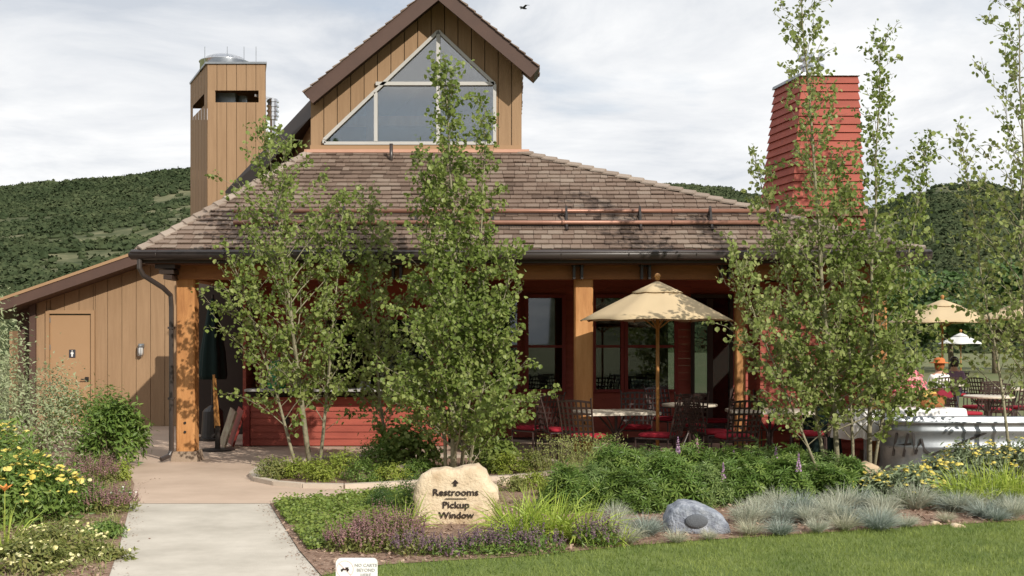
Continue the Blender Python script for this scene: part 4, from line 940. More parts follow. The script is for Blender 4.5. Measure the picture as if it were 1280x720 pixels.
# rz=0: faces away from the camera (+Y)
chair(733, 15.75, -28, 'iron chair turned from the viewer at the left side of the front stone table')
chair(703, 16.9, -78, 'iron chair left of the porch post, facing right towards the stone table')
chair(822, 15.95, 62, 'iron chair under the beige umbrella pole, facing left with its red seat in view')
chair(795, 17.35, 172, 'iron chair behind the front left stone table, facing the viewer')
chair(863, 17.5, -6, 'iron chair with its lattice back to the viewer at the round rear table')
chair(838, 19.2, -150, 'iron chair behind the round rear table beside the windows')
chair(893, 18.7, 95, 'iron chair at the right side of the round rear table')
chair(918, 15.7, 14, 'iron chair with its lattice back to the viewer, left of the right stone table')
chair(893, 16.5, -70, 'iron chair seen edge on between the umbrella table and the right stone table')
chair(1010, 16.2, 78, 'iron chair right of the right stone table, facing left beside the aspen trunk')
chair(968, 17.5, 178, 'iron chair behind the right stone table in front of the red hearth wall')
chair(668, 17.2, 40, 'iron chair at the left end of the patio row, half behind aspen leaves')
chair(1222, 22.5, 20, 'dark iron chair beyond the steel tank, left one of three', sc=1.0)
chair(1248, 21.5, -20, 'dark iron chair beyond the steel tank, middle one of three', sc=1.0)
chair(1276, 22.3, 10, 'dark iron chair beyond the steel tank, at the right picture edge', sc=1.0)
def table(px, Y, w_, d_, rz, label, rnd_=False):
    t = empty('patio_table', (X_(px, Y), Y, .006), R(rz), label, 'table')
    b_ = MB()
    if rnd_: b_.lathe([(w_ / 2 - .01, .705), (w_ / 2, .715), (w_ / 2, .735), (w_ / 2 - .012, .745)], n=32)
    else:
        x, y = w_ / 2, d_ / 2; b_.hexa([(-x, -y, .705), (x, -y, .705), (x, y, .705), (-x, y, .705), (-x, -y, .735), (x, -y, .735), (x, y, .735), (-x, y, .735)]); i_ = .012
        b_.hexa([(-x, -y, .735), (x, -y, .735), (x, y, .735), (-x, y, .735), (-x + i_, -y + i_, .745), (x - i_, -y + i_, .745), (x - i_, y - i_, .745), (-x + i_, y - i_, .745)])
    b_.build('tabletop', M['table_top'], t)
    b_ = MB(); b_.tube([(0, 0, .1), (0, 0, .7)], .022, 8)
    for k in range(4):
        a = k * math.pi / 2 + .785; c, s_ = math.cos(a), math.sin(a)
        b_.tube([(c * .30, s_ * .30, .70), (c * .2, s_ * .2, .60), (c * .05, s_ * .05, .45), (c * .04, s_ * .04, .3), (c * .18, s_ * .18, .1), (c * .33, s_ * .33, .012)], .013, 6)
    b_.build('pedestal', M['chair_iron'], t); return t
table(770, 16.55, 1.02, .82, 14, 'pale stone topped table in front of the porch post, left of the umbrella')
table(862, 18.35, .85, .85, 0, 'round pale topped table at the rear by the windows', True)
table(962, 16.75, 1.15, .8, -4, 'pale stone topped table in front of the red hearth wall on the right')
def umbrella(px, Y, rim_y, apex_y, rad, m, label, n_=8, rot=.2, group=None, base=True):
    X = X_(px, Y); t = empty('patio_umbrella', (X, Y, 0), 0, label, 'umbrella', group)
    zr, za = Z_(rim_y, Y), Z_(apex_y, Y); b_ = MB(); V = [(0, 0, za)]; Fs = []; K = n_ * 4; rg = [.18, .4, .62, .82, 1.0]
    for r_ in rg:
        for j in range(K):
            a = 2 * math.pi * j / K + rot; ph_ = (j % 4) / 4; mid = math.sin(ph_ * math.pi)
            chord = math.cos(math.pi / n_) / math.cos((ph_ - .5) * 2 * math.pi / n_)
            rr_ = rad * r_ * (chord * (1 - .025 * mid * r_))
            z = za - (za - zr) * (r_ ** 1.12) - .012 * mid * r_ + (.05 * mid if r_ == 1 else 0) * .6
            V.append((rr_ * math.cos(a), rr_ * math.sin(a), z))
    for j in range(K): Fs.append((0, 1 + j, 1 + (j + 1) % K))
    for i in range(len(rg) - 1):
        for j in range(K): a = 1 + i * K + j; b = 1 + i * K + (j + 1) % K; Fs.append((a, a + K, b + K, b))
    b_.add(V, Fs, .5)
    o = b_.build('canopy', m, t, True); md = o.modifiers.new('thick', 'SOLIDIFY'); md.thickness = .004
    # vent cap
    c_ = MB(); V = [(0, 0, za + .035)]
    for r_, dz in ((.5, .03), (1.0, 0)):
        for j in range(K): a = 2 * math.pi * j / K + rot; mid = math.sin((j % 4) / 4 * math.pi); rr_ = rad * .33 * r_ * (1 - .05 * mid); V.append((rr_ * math.cos(a), rr_ * math.sin(a), za + .016 - (za - zr) * .30 * r_ ** 1.1 - .008 * mid + .01))
    c_.add(V, [(0, 1 + j, 1 + (j + 1) % K) for j in range(K)] + [(1 + j, 1 + j + K, 1 + (j + 1) % K + K, 1 + (j + 1) % K) for j in range(K)], .3); o2 = c_.build('vent_cap', m, o, True); md = o2.modifiers.new('thick', 'SOLIDIFY'); md.thickness = .004
    b_ = MB(); b_.tube([(0, 0, .05), (0, 0, za + .03)], .024 if rad > 1 else .02, 10); po = b_.build('pole', M['pole_wood'], t, True)
    b_ = MB(); b_.lathe([(.02, 0), (.035, .015), (.03, .03), (.045, .05), (.035, .08), (.01, .095)], (0, 0, za + .04), 14); b_.build('finial', M['pole_wood'], po, True)
    for k in range(n_):
        a = 2 * math.pi * k / n_ + rot; b_ = MB(); c, s_ = math.cos(a), math.sin(a); zz_ = za - .03
        b_.tube([(0, 0, zz_)] + [(rad * q * c, rad * q * s_, za - (za - zr) * q ** 1.12 - .014) for q in (.3, .6, .985)], .008, 5); b_.tube([(0, 0, zr - .12), (rad * .48 * c, rad * .48 * s_, za - (za - zr) * .48 ** 1.12 - .02)], .007, 5); b_.build('rib', M['pole_wood'], t)
    if base: b_ = MB(); b_.lathe([(.26, .006), (.26, .04), (.1, .08), (.04, .1), (.035, .3)], n=24); b_.build('base', M['iron'], t, False)
    return t
umbrella(822, 16.1, 401, 354, 1.08, M['canvas'], 'open beige market umbrella in front of the porch beam, nearest the viewer')
umbrella(1178, 27, 404, 376, 1.3, M['canvas'], 'open beige umbrella on the far terrace above the pink flowers', group='beige umbrellas on the far terrace')
umbrella(1292, 26, 400, 372, 1.3, M['canvas'], 'open beige umbrella cut by the right picture edge', group='beige umbrellas on the far terrace')
umbrella(1201, 38, 430, 417, .78, M['canvas_w'], 'small white umbrella beyond the beige terrace umbrellas', n_=6)
# closed dark umbrella in the passage
cu = empty('closed_umbrella', (X_(266, 20.6), 20.6, 0), 0, 'folded dark green umbrella standing in the passage behind the left post', 'umbrella')
b_ = MB(); V = []; K = 24
for z, r_ in ((1.05, .20), (1.12, .215), (1.5, .19), (1.9, .13), (2.3, .07), (2.45, .015)):
    for j in range(K): a = 2 * math.pi * j / K; q = r_ * (1 + .18 * math.cos(a * 6)); V.append((q * math.cos(a), q * math.sin(a), z))
b_.add(V, [(i * K + j, i * K + (j + 1) % K, (i + 1) * K + (j + 1) % K, (i + 1) * K + j) for i in range(5) for j in range(K)] + [tuple(range(K))[::-1]]); b_.build('folded_canopy', M['canvas_dk'], cu, True)
b_ = MB(); b_.tube([(0, 0, .1), (0, 0, 2.5)], .022, 8); b_.build('pole', M['iron'], cu); b_ = MB(); b_.lathe([(.30, .006), (.30, .05), (.2, .06), (.17, .5), (.13, .55), (.05, .6)], n=20); b_.build('base', M['iron'], cu)
# easel with its black foot, and leaning boards
ea = empty('easel', (X_(272, 18.7), 18.7, .006), 0, 'wooden easel post on a round black foot beside the left porch post', 'easel')
b_ = MB(); b_.bar((-.03, 0, .35), (-.06, 0, 1.18), .05, .03); b_.bar((.0, .1, .3), (-.05, .02, 1.12), .03, .03); b_.build('post', M['pole_wood'], ea)
b_ = MB(); b_.lathe([(.27, 0), (.27, .02), (.1, .03)], n=24); b_.box((0, 0, .2), (.07, .05, .36)); b_.build('foot', M['iron'], ea)
for i, (dx_, lab, m_) in enumerate(((289, 'faded poster board leaning at the side of the red counter', 'poster'), (296, 'dark framed board leaning against the red counter corner', 'red_trim'))):
    b_ = MB(); b_.box((0, 0, .30), (.035, .42, .60), M=Matrix.Rotation(R(18), 3, 'Y') @ Matrix.Rotation(R(25), 3, 'Z')); lb_ = b_.build('leaning_board', M[m_]); lb_.location = (X_(dx_, 19.2 + i * .12) - .05, 19.2 + i * .3, .02); tag(lb_, lab, 'board')
# things on the counter
def on_ledge(px): return Vector((X_(px, 19.25), 19.25, .944))
j = empty('water_jug', on_ledge(346), 0, 'green plastic drinks jug on the counter ledge behind the left aspen', 'jug')
b_ = MB(); b_.lathe([(.12, 0), (.15, .02), (.15, .2), (.145, .22), (.15, .24), (.14, .36), (.09, .43), (.05, .45)], n=20); b_.build('body', M['green_plastic'], j, True)
b_ = MB(); b_.lathe([(.05, .45), (.055, .46), (.055, .50), (.03, .51)], n=14); b_.build('lid', M['sign_white'], j, True)
b_ = MB(); b_.tube([(0, -.14, .06), (0, -.2, .06), (0, -.2, .03)], .012, 6); b_.build('spigot', M['sign_white'], j)
j = empty('napkin_holder', on_ledge(503), 0, 'white paper napkin stack in a steel holder on the counter ledge', 'napkin holder')
b_ = MB(); b_.box((0, 0, .01), (.24, .18, .02)); b_.box((-.12, 0, .08), (.008, .18, .16)); b_.box((.12, 0, .08), (.008, .18, .16)); b_.build('holder', M['steel'], j); b_ = MB()
for k in range(9): b_.box((random.uniform(-.006, .006), 0, .03 + k * .016), (.2, .16, .012), rz=random.uniform(-.05, .05))
b_.build('napkins', M['cloth'], j)
for k, (px, lab) in enumerate(((328, 'small steel cup on the left end of the counter ledge'), (452, 'steel tray of cutlery cups on the counter ledge'))):
    b_ = MB(); b_.lathe([(.03, 0), (.04, .1), (.042, .11), (.036, .11), (.028, .01)], n=14)
    if k: b_.lathe([(.03, 0), (.04, .1), (.042, .11), (.036, .11), (.028, .01)], (.11, 0, 0), n=14); b_.box((.055, 0, -.0), (.24, .12, .012))
    o = b_.build('steel_cup' if not k else 'cutlery_tray', M['steel'], smooth=False); o.location = on_ledge(px) + Vector((0, 0, .006 * k)); tag(o, lab, 'cup' if not k else 'tray')
b_ = MB(); b_.lathe([(.05, -.07), (.07, -.03), (.07, .03), (.04, .06), (.015, .08)], (X_(357, 19.3), 19.30, Z_(526, 19.3)), 14); b_.tube([(X_(357, 19.3), 19.3, Z_(526, 19.3)), (X_(357, 19.3), 19.39, Z_(526, 19.3) + .08)], .012, 6)
part(b_, 'counter_spotlight', M['iron'])
# indoor buffet table and blue canopy seen through the glass
bt = empty('buffet_table', (dx(808) * 1.07, 22.4, .02), 0, 'green clothed buffet table with white dishes seen through the dining window', 'table')
b_ = MB(); V = []; K = 40
for z, s_ in ((0, 1.06), (.4, 1.03), (.74, 1.0), (.75, .97), (.75, .01)):
    for k in range(K):
        a = 2 * math.pi * k / K; c, s2_ = math.cos(a), math.sin(a); f_ = 1 + (.03 * math.cos(a * 13) if z < .6 else 0)
        V.append((.75 * s_ * f_ * abs(c) ** .3 * (1 if c > 0 else -1), .35 * s_ * f_ * abs(s2_) ** .3 * (1 if s2_ > 0 else -1), z))
b_.add(V, [(i * K + k, i * K + (k + 1) % K, (i + 1) * K + (k + 1) % K, (i + 1) * K + k) for i in range(4) for k in range(K)]); b_.build('cloth', M['cloth_green'], bt, True)
o = MB(); o.box((0, 0, .09), (.5, .32, .16)); o.box((0, 0, .19), (.46, .28, .05)); o = o.build('serving_dish', M['shiny']); o.location = (dx(803) * 1.07, 22.35, .775); tag(o, 'steel chafing dish on the green clothed indoor table', 'dish')
# ---------------- right side: buffet, baskets, tank
BY = 16.2
wt = empty('buffet_table', (X_(1122, 16.9), 16.9, .006), R(22), 'long outdoor table under a white cloth left of the steel tank', 'table')
b_ = MB(); V = []; K = 60
for z, s_ in ((.38, 1.05), (.5, 1.04), (.70, 1.015), (.745, 1.0), (.755, .98), (.757, .01)):
    for k in range(K):
        a = 2 * math.pi * k / K; c, s2_ = math.cos(a), math.sin(a); f_ = (.028 * math.cos(a * 17) + .015 * math.cos(a * 7 + 1)) if z < .6 else 0
        V.append(((.95 * s_ + f_) * abs(c) ** .25 * (1 if c > 0 else -1), (.40 * s_ + f_) * abs(s2_) ** .25 * (1 if s2_ > 0 else -1), z + (.02 * math.cos(a * 5) if z < .45 else 0)))
b_.add(V, [(i * K + k, i * K + (k + 1) % K, (i + 1) * K + (k + 1) % K, (i + 1) * K + k) for i in range(5) for k in range(K)]); co_ = b_.build('table_frame', M['cloth'], wt, True); co_.name = 'tablecloth'
for sx in (-1, 1):
    for sy in (-1, 1): b_ = MB(); b_.tube([(sx * .8, sy * .3, 0), (sx * .8, sy * .3, .74)], .02, 8); b_.build('leg', M['steel'], wt)
def basket(px, Y, z, rx, ry, h, lab, cloth=True):
    t = empty('basket', (X_(px, Y), Y, z), R(15), lab, 'basket'); b_ = MB()
    V = []; K = 28; lv = [(0, .8), (.3, .88), (.6, .94), (.95, 1.0), (1, 1.04), (1, .93), (.5, .86), (.45, .01)]
    for z_, s_ in lv:
        for k in range(K): a = 2 * math.pi * k / K; V.append((rx * s_ * math.cos(a) * (1 + .02 * math.cos(a * 14)), ry * s_ * math.sin(a), h * z_))
    b_.add(V, [(i * K + k, i * K + (k + 1) % K, (i + 1) * K + (k + 1) % K, (i + 1) * K + k) for i in range(len(lv) - 1) for k in range(K)] + [tuple(range(K))[::-1]]); b_.build('wicker_body', M['wicker'], t, True)
    f_ = MB(); pp = rng.random((60, 3)) * [rx * 1.5, ry * 1.5, h * .35] - [rx * .75, ry * .75, 0]; V = ico_v[None] * (.03 + .03 * rng.random((60, 1, 1))) + (pp + [0, 0, h * .75])[:, None]; f_.arr(V, ico_f, rng.random(60)); f_.build('food', M['food'], t, True)
    if cloth:
        c_ = MB(); n_ = 10; V = []
        for i in range(n_):
            for k in range(n_):
                u, v = i / (n_ - 1), k / (n_ - 1); x = rx * (.0 + 1.15 * u); y = ry * (-1.15 + 2.2 * v); e = max(0, x / rx - .9, abs(y) / ry - .95)
                V.append((x, y, h * 1.22 - e * h * 2.2 + .02 * math.sin(7 * u + 5 * v)))
        c_.add(V, [(i * n_ + k, i * n_ + k + 1, (i + 1) * n_ + k + 1, (i + 1) * n_ + k) for i in range(n_ - 1) for k in range(n_ - 1)]); c_.build('napkin', M['cloth_burg'], t, True)
    return t
basket(1163, 17.25, .765, .24, .17, .2, 'large orange wicker basket with a burgundy napkin on the white cloth')
basket(1100, 16.75, .765, .19, .15, .12, 'shallow basket of yellow and red food at the left end of the white cloth')
# pink bouquet
bq = empty('flower_bouquet', (X_(1135, 17.9), 17.9, 0), 0, 'big bunch of pink flowers in a tall pot behind the white clothed table', 'flowers')
b_ = MB(); b_.lathe([(.14, .006), (.17, .4), (.2, .72), (.18, .73), (.12, .7)], n=20); b_.build('pot', M['wicker'], bq, True)
b_ = MB(); n_ = 420; d = norm(rng.normal(size=(n_, 3))); d[:, 2] = np.abs(d[:, 2]); pp = d * (rng.random((n_, 1)) ** .4) * [.30, .28, .50] + [0, 0, .82]; inst(b_, T_D, pp, d + rng.normal(size=d.shape) * .4, .07 * (.6 + .7 * rng.random(n_))); b_.build('blossoms', M['pink'], bq)
b_ = MB(); n_ = 300; d = norm(rng.normal(size=(n_, 3))); d[:, 2] = np.abs(d[:, 2]); pp = d * (rng.random((n_, 1)) ** .4) * [.25, .24, .42] + [0, 0, .78]; inst(b_, T_N2, pp, d, .09); b_.build('foliage', M['green'], bq)
# draped dark green cylinder table beside the trunks
cd = empty('draped_stand', (X_(1026, 17.0), 17.0, .006), 0, 'small round stand under a dark green cloth behind the aspen trunks', 'table')
b_ = MB(); V = []; K = 48
for z, r_ in ((0, .30), (.3, .27), (.6, .25), (.76, .245), (.775, .235), (.777, .01)):
    for k in range(K): a = 2 * math.pi * k / K; q = r_ * (1 + (.07 * math.cos(a * 9) if z < .7 else 0)); V.append((q * math.cos(a), q * math.sin(a), z))
b_.add(V, [(i * K + k, i * K + (k + 1) % K, (i + 1) * K + (k + 1) % K, (i + 1) * K + k) for i in range(5) for k in range(K)]); b_.build('draped_cloth', M['canvas_dk'], cd, True)
# galvanised tank
TKY = 15.75; tk = empty('stock_tank', (6.35, TKY, .006), 0, 'oval galvanised steel stock tank with a dark brand mark behind the yellow flowers', 'tank')
b_ = MB(); K = 64; a_, bb2, hz_ = 1.50, .52, .68
def tkp(t, off=0, z=0):
    # stadium outline
    c, s_ = math.cos(t), math.sin(t); return Vector(((a_ - bb2) * (1 if c > 0 else -1) * min(1, abs(c) * 4) + (bb2 + off) * c, (bb2 + off) * s_, z))
lv = [(0, 0), (.02, 0), (.06, .012), (.10, 0), (.30, 0), (.34, .018), (.37, .018), (.41, 0), (.52, 0), (.55, .018), (.58, .018), (.61, 0), (.655, 0), (.665, .025), (.685, .025), (.69, 0), (.67, -.015), (.2, -.015)]
V = []
for z, off in lv:
    for k in range(K): V.append(tkp(2 * math.pi * k / K, off, z))
b_.add(V, [(i * K + k, i * K + (k + 1) % K, (i + 1) * K + (k + 1) % K, (i + 1) * K + k) for i in range(len(lv) - 1) for k in range(K)]); b_.build('tank_body', M['steel'], tk, True)
b_ = MB(); b_.poly([tkp(2 * math.pi * k / K, -.02, .60) for k in range(K)]); b_.build('water', M['glass'], tk)
# brand mark : strokes H and W drawn on the curved end
b_ = MB()
def stroke(p, q, w_=.028):
    n_ = 6
    for i in range(n_):
        u0, u1 = i / n_, (i + 1) / n_
        def S(u): x = p[0] + (q[0] - p[0]) * u; z = .13 + p[1] + (q[1] - p[1]) * u; t = math.pi * 1.17 + x / .52; v = tkp(t, .010, z); return v
        b_.bar(S(u0), S(u1), .012, w_, up=(0, 0, 1) if abs(q[0] - p[0]) > abs(q[1] - p[1]) else (1, 0, 0))
for p, q in (((.0, .10), (.06, .40)), ((.15, .10), (.21, .40)), ((-.06, .21), (.25, .27)), ((.27, .42), (.30, .14)), ((.30, .14), (.37, .34)), ((.37, .34), (.42, .14)), ((.42, .14), (.50, .42))): stroke(p, q)
b_.build('brand_mark', M['iron'], tk)
# ---------------- seated people on the far terrace (each one continuous skinned body)
def person(px, Y, rz, label, shirt, hairm, hat=None, arm=0):
    t = empty('person', (X_(px, Y), Y, 0), R(rz), label, 'person')
    J = [(0, 0, .50), (0, 0, .72), (0, .02, .93), (0, .03, 1.03), (0, .05, 1.16),  # pelvis, waist, chest, neck, head
         (-.18, .02, .96), (-.24, .10, .72), (-.14, .32, .70), (-.09, .40, .72), (.18, .02, .96), (.25, .10, .72), (.12, .32, .71), (.07, .40, .73),
         (-.10, .05, .49), (-.12, .44, .50), (-.12, .46, .08), (-.12, .58, .04), (.10, .05, .49), (.12, .44, .50), (.12, .46, .08), (.12, .58, .04), (0, .045, 1.24)]
    rad = [.15, .14, .15, .055, .085, .06, .045, .035, .03, .06, .045, .035, .03, .09, .065, .045, .035, .09, .065, .045, .035, .08]
    E = [(0, 1), (1, 2), (2, 3), (3, 4), (4, 21), (2, 5), (5, 6), (6, 7), (7, 8), (2, 9), (9, 10), (10, 11), (11, 12), (0, 13), (13, 14), (14, 15), (15, 16), (0, 17), (17, 18), (18, 19), (19, 20)]
    me = bpy.data.meshes.new('body'); me.from_pydata(J, E, []); o = bpy.data.objects.new('body', me); col.objects.link(o); o.parent = t
    md = o.modifiers.new('skin', 'SKIN'); md.use_smooth_shade = True
    for i, r_ in enumerate(rad): me.skin_vertices[0].data[i].radius = (r_, r_ * (.75 if i in (0, 1, 2) else 1))
    me.skin_vertices[0].data[0].use_root = True
    o.modifiers.new('sub', 'SUBSURF').levels = 1; o.modifiers['sub'].render_levels = 2
    # realise so clothing colours follow body height
    bpy.context.view_layer.update(); me2 = bpy.data.meshes.new_from_object(o.evaluated_get(bpy.context.evaluated_depsgraph_get())); o.modifiers.clear(); o.data = me2
    me2.materials.clear()
    for m_ in (M['skin'], M[shirt], M['trouser']): me2.materials.append(m_)
    for p in me2.polygons:
        c = p.center; p.use_smooth = True
        if c.z > 1.0: p.material_index = 0
        elif c.z > .56 and c.y < .22: p.material_index = 1
        elif c.z > .64: p.material_index = 0
        else: p.material_index = 2
    b_ = MB(); V = []; K = 16
    for z, r_ in ((1.10, .085), (1.16, .10), (1.23, .105), (1.30, .085), (1.335, .04), (1.34, .005)):
        for k in range(K): a = 2 * math.pi * k / K; V.append((r_ * math.cos(a), .035 + r_ * math.sin(a) * 1.05 - .018, z))
    b_.add(V, [(i * K + k, i * K + (k + 1) % K, (i + 1) * K + (k + 1) % K, (i + 1) * K + k) for i in range(5) for k in range(K)]); b_.build('hair', M[hairm], t, True)
    b_ = MB(); b_.lathe([(.005, 0), (.02, -.02), (.022, -.04), (.005, -.05)], (0, .155, 1.19), 8); b_.build('nose', M['skin'], t, True)
    if hat:
        b_ = MB(); b_.lathe([(.20, 1.235), (.20, 1.245), (.118, 1.26), (.112, 1.31), (.08, 1.345), (.03, 1.355), (.005, 1.356)], (0, .03, 0), 20); b_.build('hat', M[hat], t, True)
    return t
person(1175, 25, 12, 'seated person in a white shirt and orange hat, back to the viewer', 'shirt_w', 'hair_r', 'hat_o')
person(1193, 27.5, 150, 'seated person with dark hair and a purple shirt facing the other', 'shirt_p', 'hair_d')
chair(1174, 24.95, 12, 'dark iron chair carrying the person in white')
chair(1194, 27.55, 150, 'dark iron chair carrying the person in the purple shirt')
b_ = MB(); b_.box((0, 0, 0), (.26, .10, .3)); b_ = MB(); b_.lathe([(.1, 0), (.14, .05), (.13, .2), (.09, .28), (.02, .3)], n=14, sy=.6); o = b_.build('backpack', M['teal'], smooth=True); o.location = (X_(1164, 24.9), 24.9, .006); tag(o, 'small teal bag beside the seated person in white', 'bag')
tb2 = table(1184, 26.2, .8, .8, 0, 'round table between the two seated people on the far terrace', True)
table(1236, 21.0, .85, .85, 10, 'round table among the dark chairs beyond the steel tank', True)
table(1268, 24.2, .85, .85, 10, 'round table farther back at the right picture edge', True)
chair(1236, 24.5, -60, 'dark iron chair in the second row beyond the steel tank, seen in profile')
chair(1208, 20.6, -80, 'dark iron chair beyond the basket, left end of the tank side table')
# bird
bd = empty('bird', P(654, 10, 60), R(30), 'dark bird gliding in the sky right of the gable', 'bird')
b_ = MB(); b_.tube([(-.22, 0, .02), (-.14, 0, .03), (0, 0, 0), (.13, 0, -.01), (.22, 0, -.01)], [.01, .045, .06, .04, .012], 8); b_.build('body', M['feather'], bd, True)
for s_ in (-1, 1):
    b_ = MB(); b_.hexa([(-.07, 0, 0), (.08, 0, 0), (.10, s_ * .22, .09), (-.02, s_ * .24, .10), (-.07, 0, .012), (.08, 0, .012), (.10, s_ * .22, .10), (-.02, s_ * .24, .108)]); b_.hexa([(-.02, s_ * .24, .10), (.10, s_ * .22, .09), (.13, s_ * .42, .05), (.09, s_ * .43, .05), (-.02, s_ * .24, .108), (.10, s_ * .22, .10), (.13, s_ * .42, .058), (.09, s_ * .43, .058)]); b_.build('wing', M['feather'], bd)
# ================================================================== TREES
def wp3(px, py, Y): return tuple(P(px, py, Y))
Y1 = 15.9
tree('aspen_tree', 'multi stemmed young aspen leaning left in the island bed before the red counter', (X_(388, Y1), Y1, 0), [
    ((0, 0, 0), wp3(334, 162, Y1), .038, 58, .16, lambda t: .16 + 1.25 * math.sin(min(1, 1.3 * (1 - t)) * math.pi * .62)),
    ((.10, .1, 0), wp3(428, 262, Y1 + .3), .026, 40, .14, lambda t: .2 + .85 * (1 - t) ** .6),
    ((-.16, -.1, 0), wp3(292, 330, Y1 - .3), .024, 36, .16, lambda t: .2 + .75 * (1 - t) ** .5)], M['aspen'], .052, 1.6, group='aspen trees', seed=11)
Y2 = 14.7
tree('aspen_tree', 'tall dense aspen rising behind the engraved boulder up past the gable window', (X_(567, Y2), Y2, 0), [
    ((0, 0, 0), wp3(556, 88, Y2), .040, 104, .05, lambda t: .28 + 1.35 * max(0, 1 - t) ** 1.7),
    ((.08, .1, 0), wp3(606, 132, Y2 + .15), .026, 56, .06, lambda t: .20 + .9 * (1 - t) ** 1.3),
    ((-.10, .05, 0), wp3(524, 200, Y2 + .2), .024, 56, .05, lambda t: .16 + .90 * (1 - t) ** 1.1),
    ((.15, -.1, 0), wp3(645, 320, Y2 - .2), .020, 36, .05, lambda t: .16 + .72 * (1 - t) ** .7)], M['aspen'], .052, 2.35, group='aspen trees', seed=23)
Y15 = 16.4
tree('aspen_tree', 'smaller aspen with drooping pale leaves between the leaning aspen and the tall one', (X_(486, Y15), Y15, 0), [
    ((0, 0, 0), wp3(462, 252, Y15), .024, 60, .08, lambda t: .2 + .95 * (1 - t) ** .7)], M['aspen_lt'], .052, 1.8, group='aspen trees', seed=31)
Y3 = 14.3
tree('aspen_tree', 'airy aspen with a long bare leader rising past the red chimney', (X_(1048, Y3), Y3, 0), [
    ((0, 0, 0), wp3(1000, -50, Y3), .034, 90, .10, lambda t: .34 + 1.55 * (1 - t) ** 2.0),
    ((-.1, .1, 0), wp3(945, 205, Y3 + .3), .024, 56, .12, lambda t: .18 + 1.0 * (1 - t) ** .9),
    ((-.2, -.2, 0), wp3(918, 320, Y3 - .3), .018, 36, .15, lambda t: .2 + .75 * (1 - t) ** .6)], M['aspen_lt'], .052, 1.8, group='aspen trees', seed=41)
tree('aspen_tree', 'slender aspen standing right of the chimney with its twin trunks by the tan boulder', (X_(1087, Y3 + .2), Y3 + .2, 0), [
    ((0, 0, 0), wp3(1100, 58, Y3 + .2), .032, 80, .10, lambda t: .26 + 1.1 * (1 - t) ** 1.7),
    ((.06, .1, 0), wp3(1160, 176, Y3 + .3), .022, 50, .12, lambda t: .22 + .75 * (1 - t) ** 1.0),
    ((-.2, .0, 0), wp3(1046, 200, Y3 + .1), .022, 46, .12, lambda t: .15 + .75 * (1 - t) ** .9)], M['aspen'], .052, 1.8, group='aspen trees', seed=47)
Y4 = 14.6
tree('aspen_tree', 'sparse pale aspen at the right picture edge in front of the steel tank', (X_(1285, Y4), Y4, 0), [
    ((0, 0, 0), wp3(1275, -60, Y4), .030, 70, .20, lambda t: .45 + 1.1 * (1 - t) ** 1.0),
    ((-.1, .1, 0), wp3(1200, 165, Y4 + .2), .022, 44, .22, lambda t: .15 + .80 * (1 - t) ** .8),
    ((.3, -.1, 0), wp3(1340, 30, Y4), .024, 44, .22, lambda t: .15 + .85 * (1 - t) ** .8)], M['aspen_lt'], .055, 1.0, group='aspen trees', seed=53)
# background trees on the right, beyond the terrace
for i, (px, Y, h, r_, lab) in enumerate(((1075, 62, 5.0, 3.0, 'dark round tree beyond the terrace, left of the row'), (1128, 70, 5.6, 3.2, 'dark broad tree beyond the terrace, second of the row'), (1190, 66, 5.2, 3.0, 'dark green tree behind the far umbrellas'), (1245, 60, 5.4, 3.0, 'dark tree beyond the terrace near the right picture edge'), (1305, 66, 6.0, 3.2, 'dark tree beyond the terrace cut by the right picture edge'))):
    root = empty('tree', (X_(px, Y), Y, 0), 0, lab, 'tree', 'trees beyond the terrace'); b_ = MB(); b_.tube(limb((0, 0, -.2), (0, 0, h * .7), 6, .03), [.2, .17, .14, .1, .07, .03], 8); 
    random.seed(i + 90); cs = []
    for k in range(16):
        a = random.random() * 6.28; e = random.uniform(-.2, 1.3); cs.append(Vector((r_ * .62 * math.cos(a) * math.cos(e), r_ * .62 * math.sin(a) * math.cos(e), h * .52 + h * .36 * math.sin(e)))); b_.tube(limb((0, 0, h * .3), cs[-1], 4, .05), [.07, .05, .03, .01], 5)
    b_.build('trunk', M['twig'], root, True)
    C = np.array([tuple(c) for c in cs]); n_ = 3600; k = rng.integers(0, 16, n_); d = norm(rng.normal(size=(n_, 3))); pp = C[k] + d * (rng.random((n_, 1)) ** .35) * r_ * .36
    b_ = MB(); inst(b_, T_R, pp, d + rng.normal(size=d.shape) * .5 + [0, 0, .3], .26 * (.6 + .7 * rng.random(n_))); b_.build('crown', M['green_dk'], root)
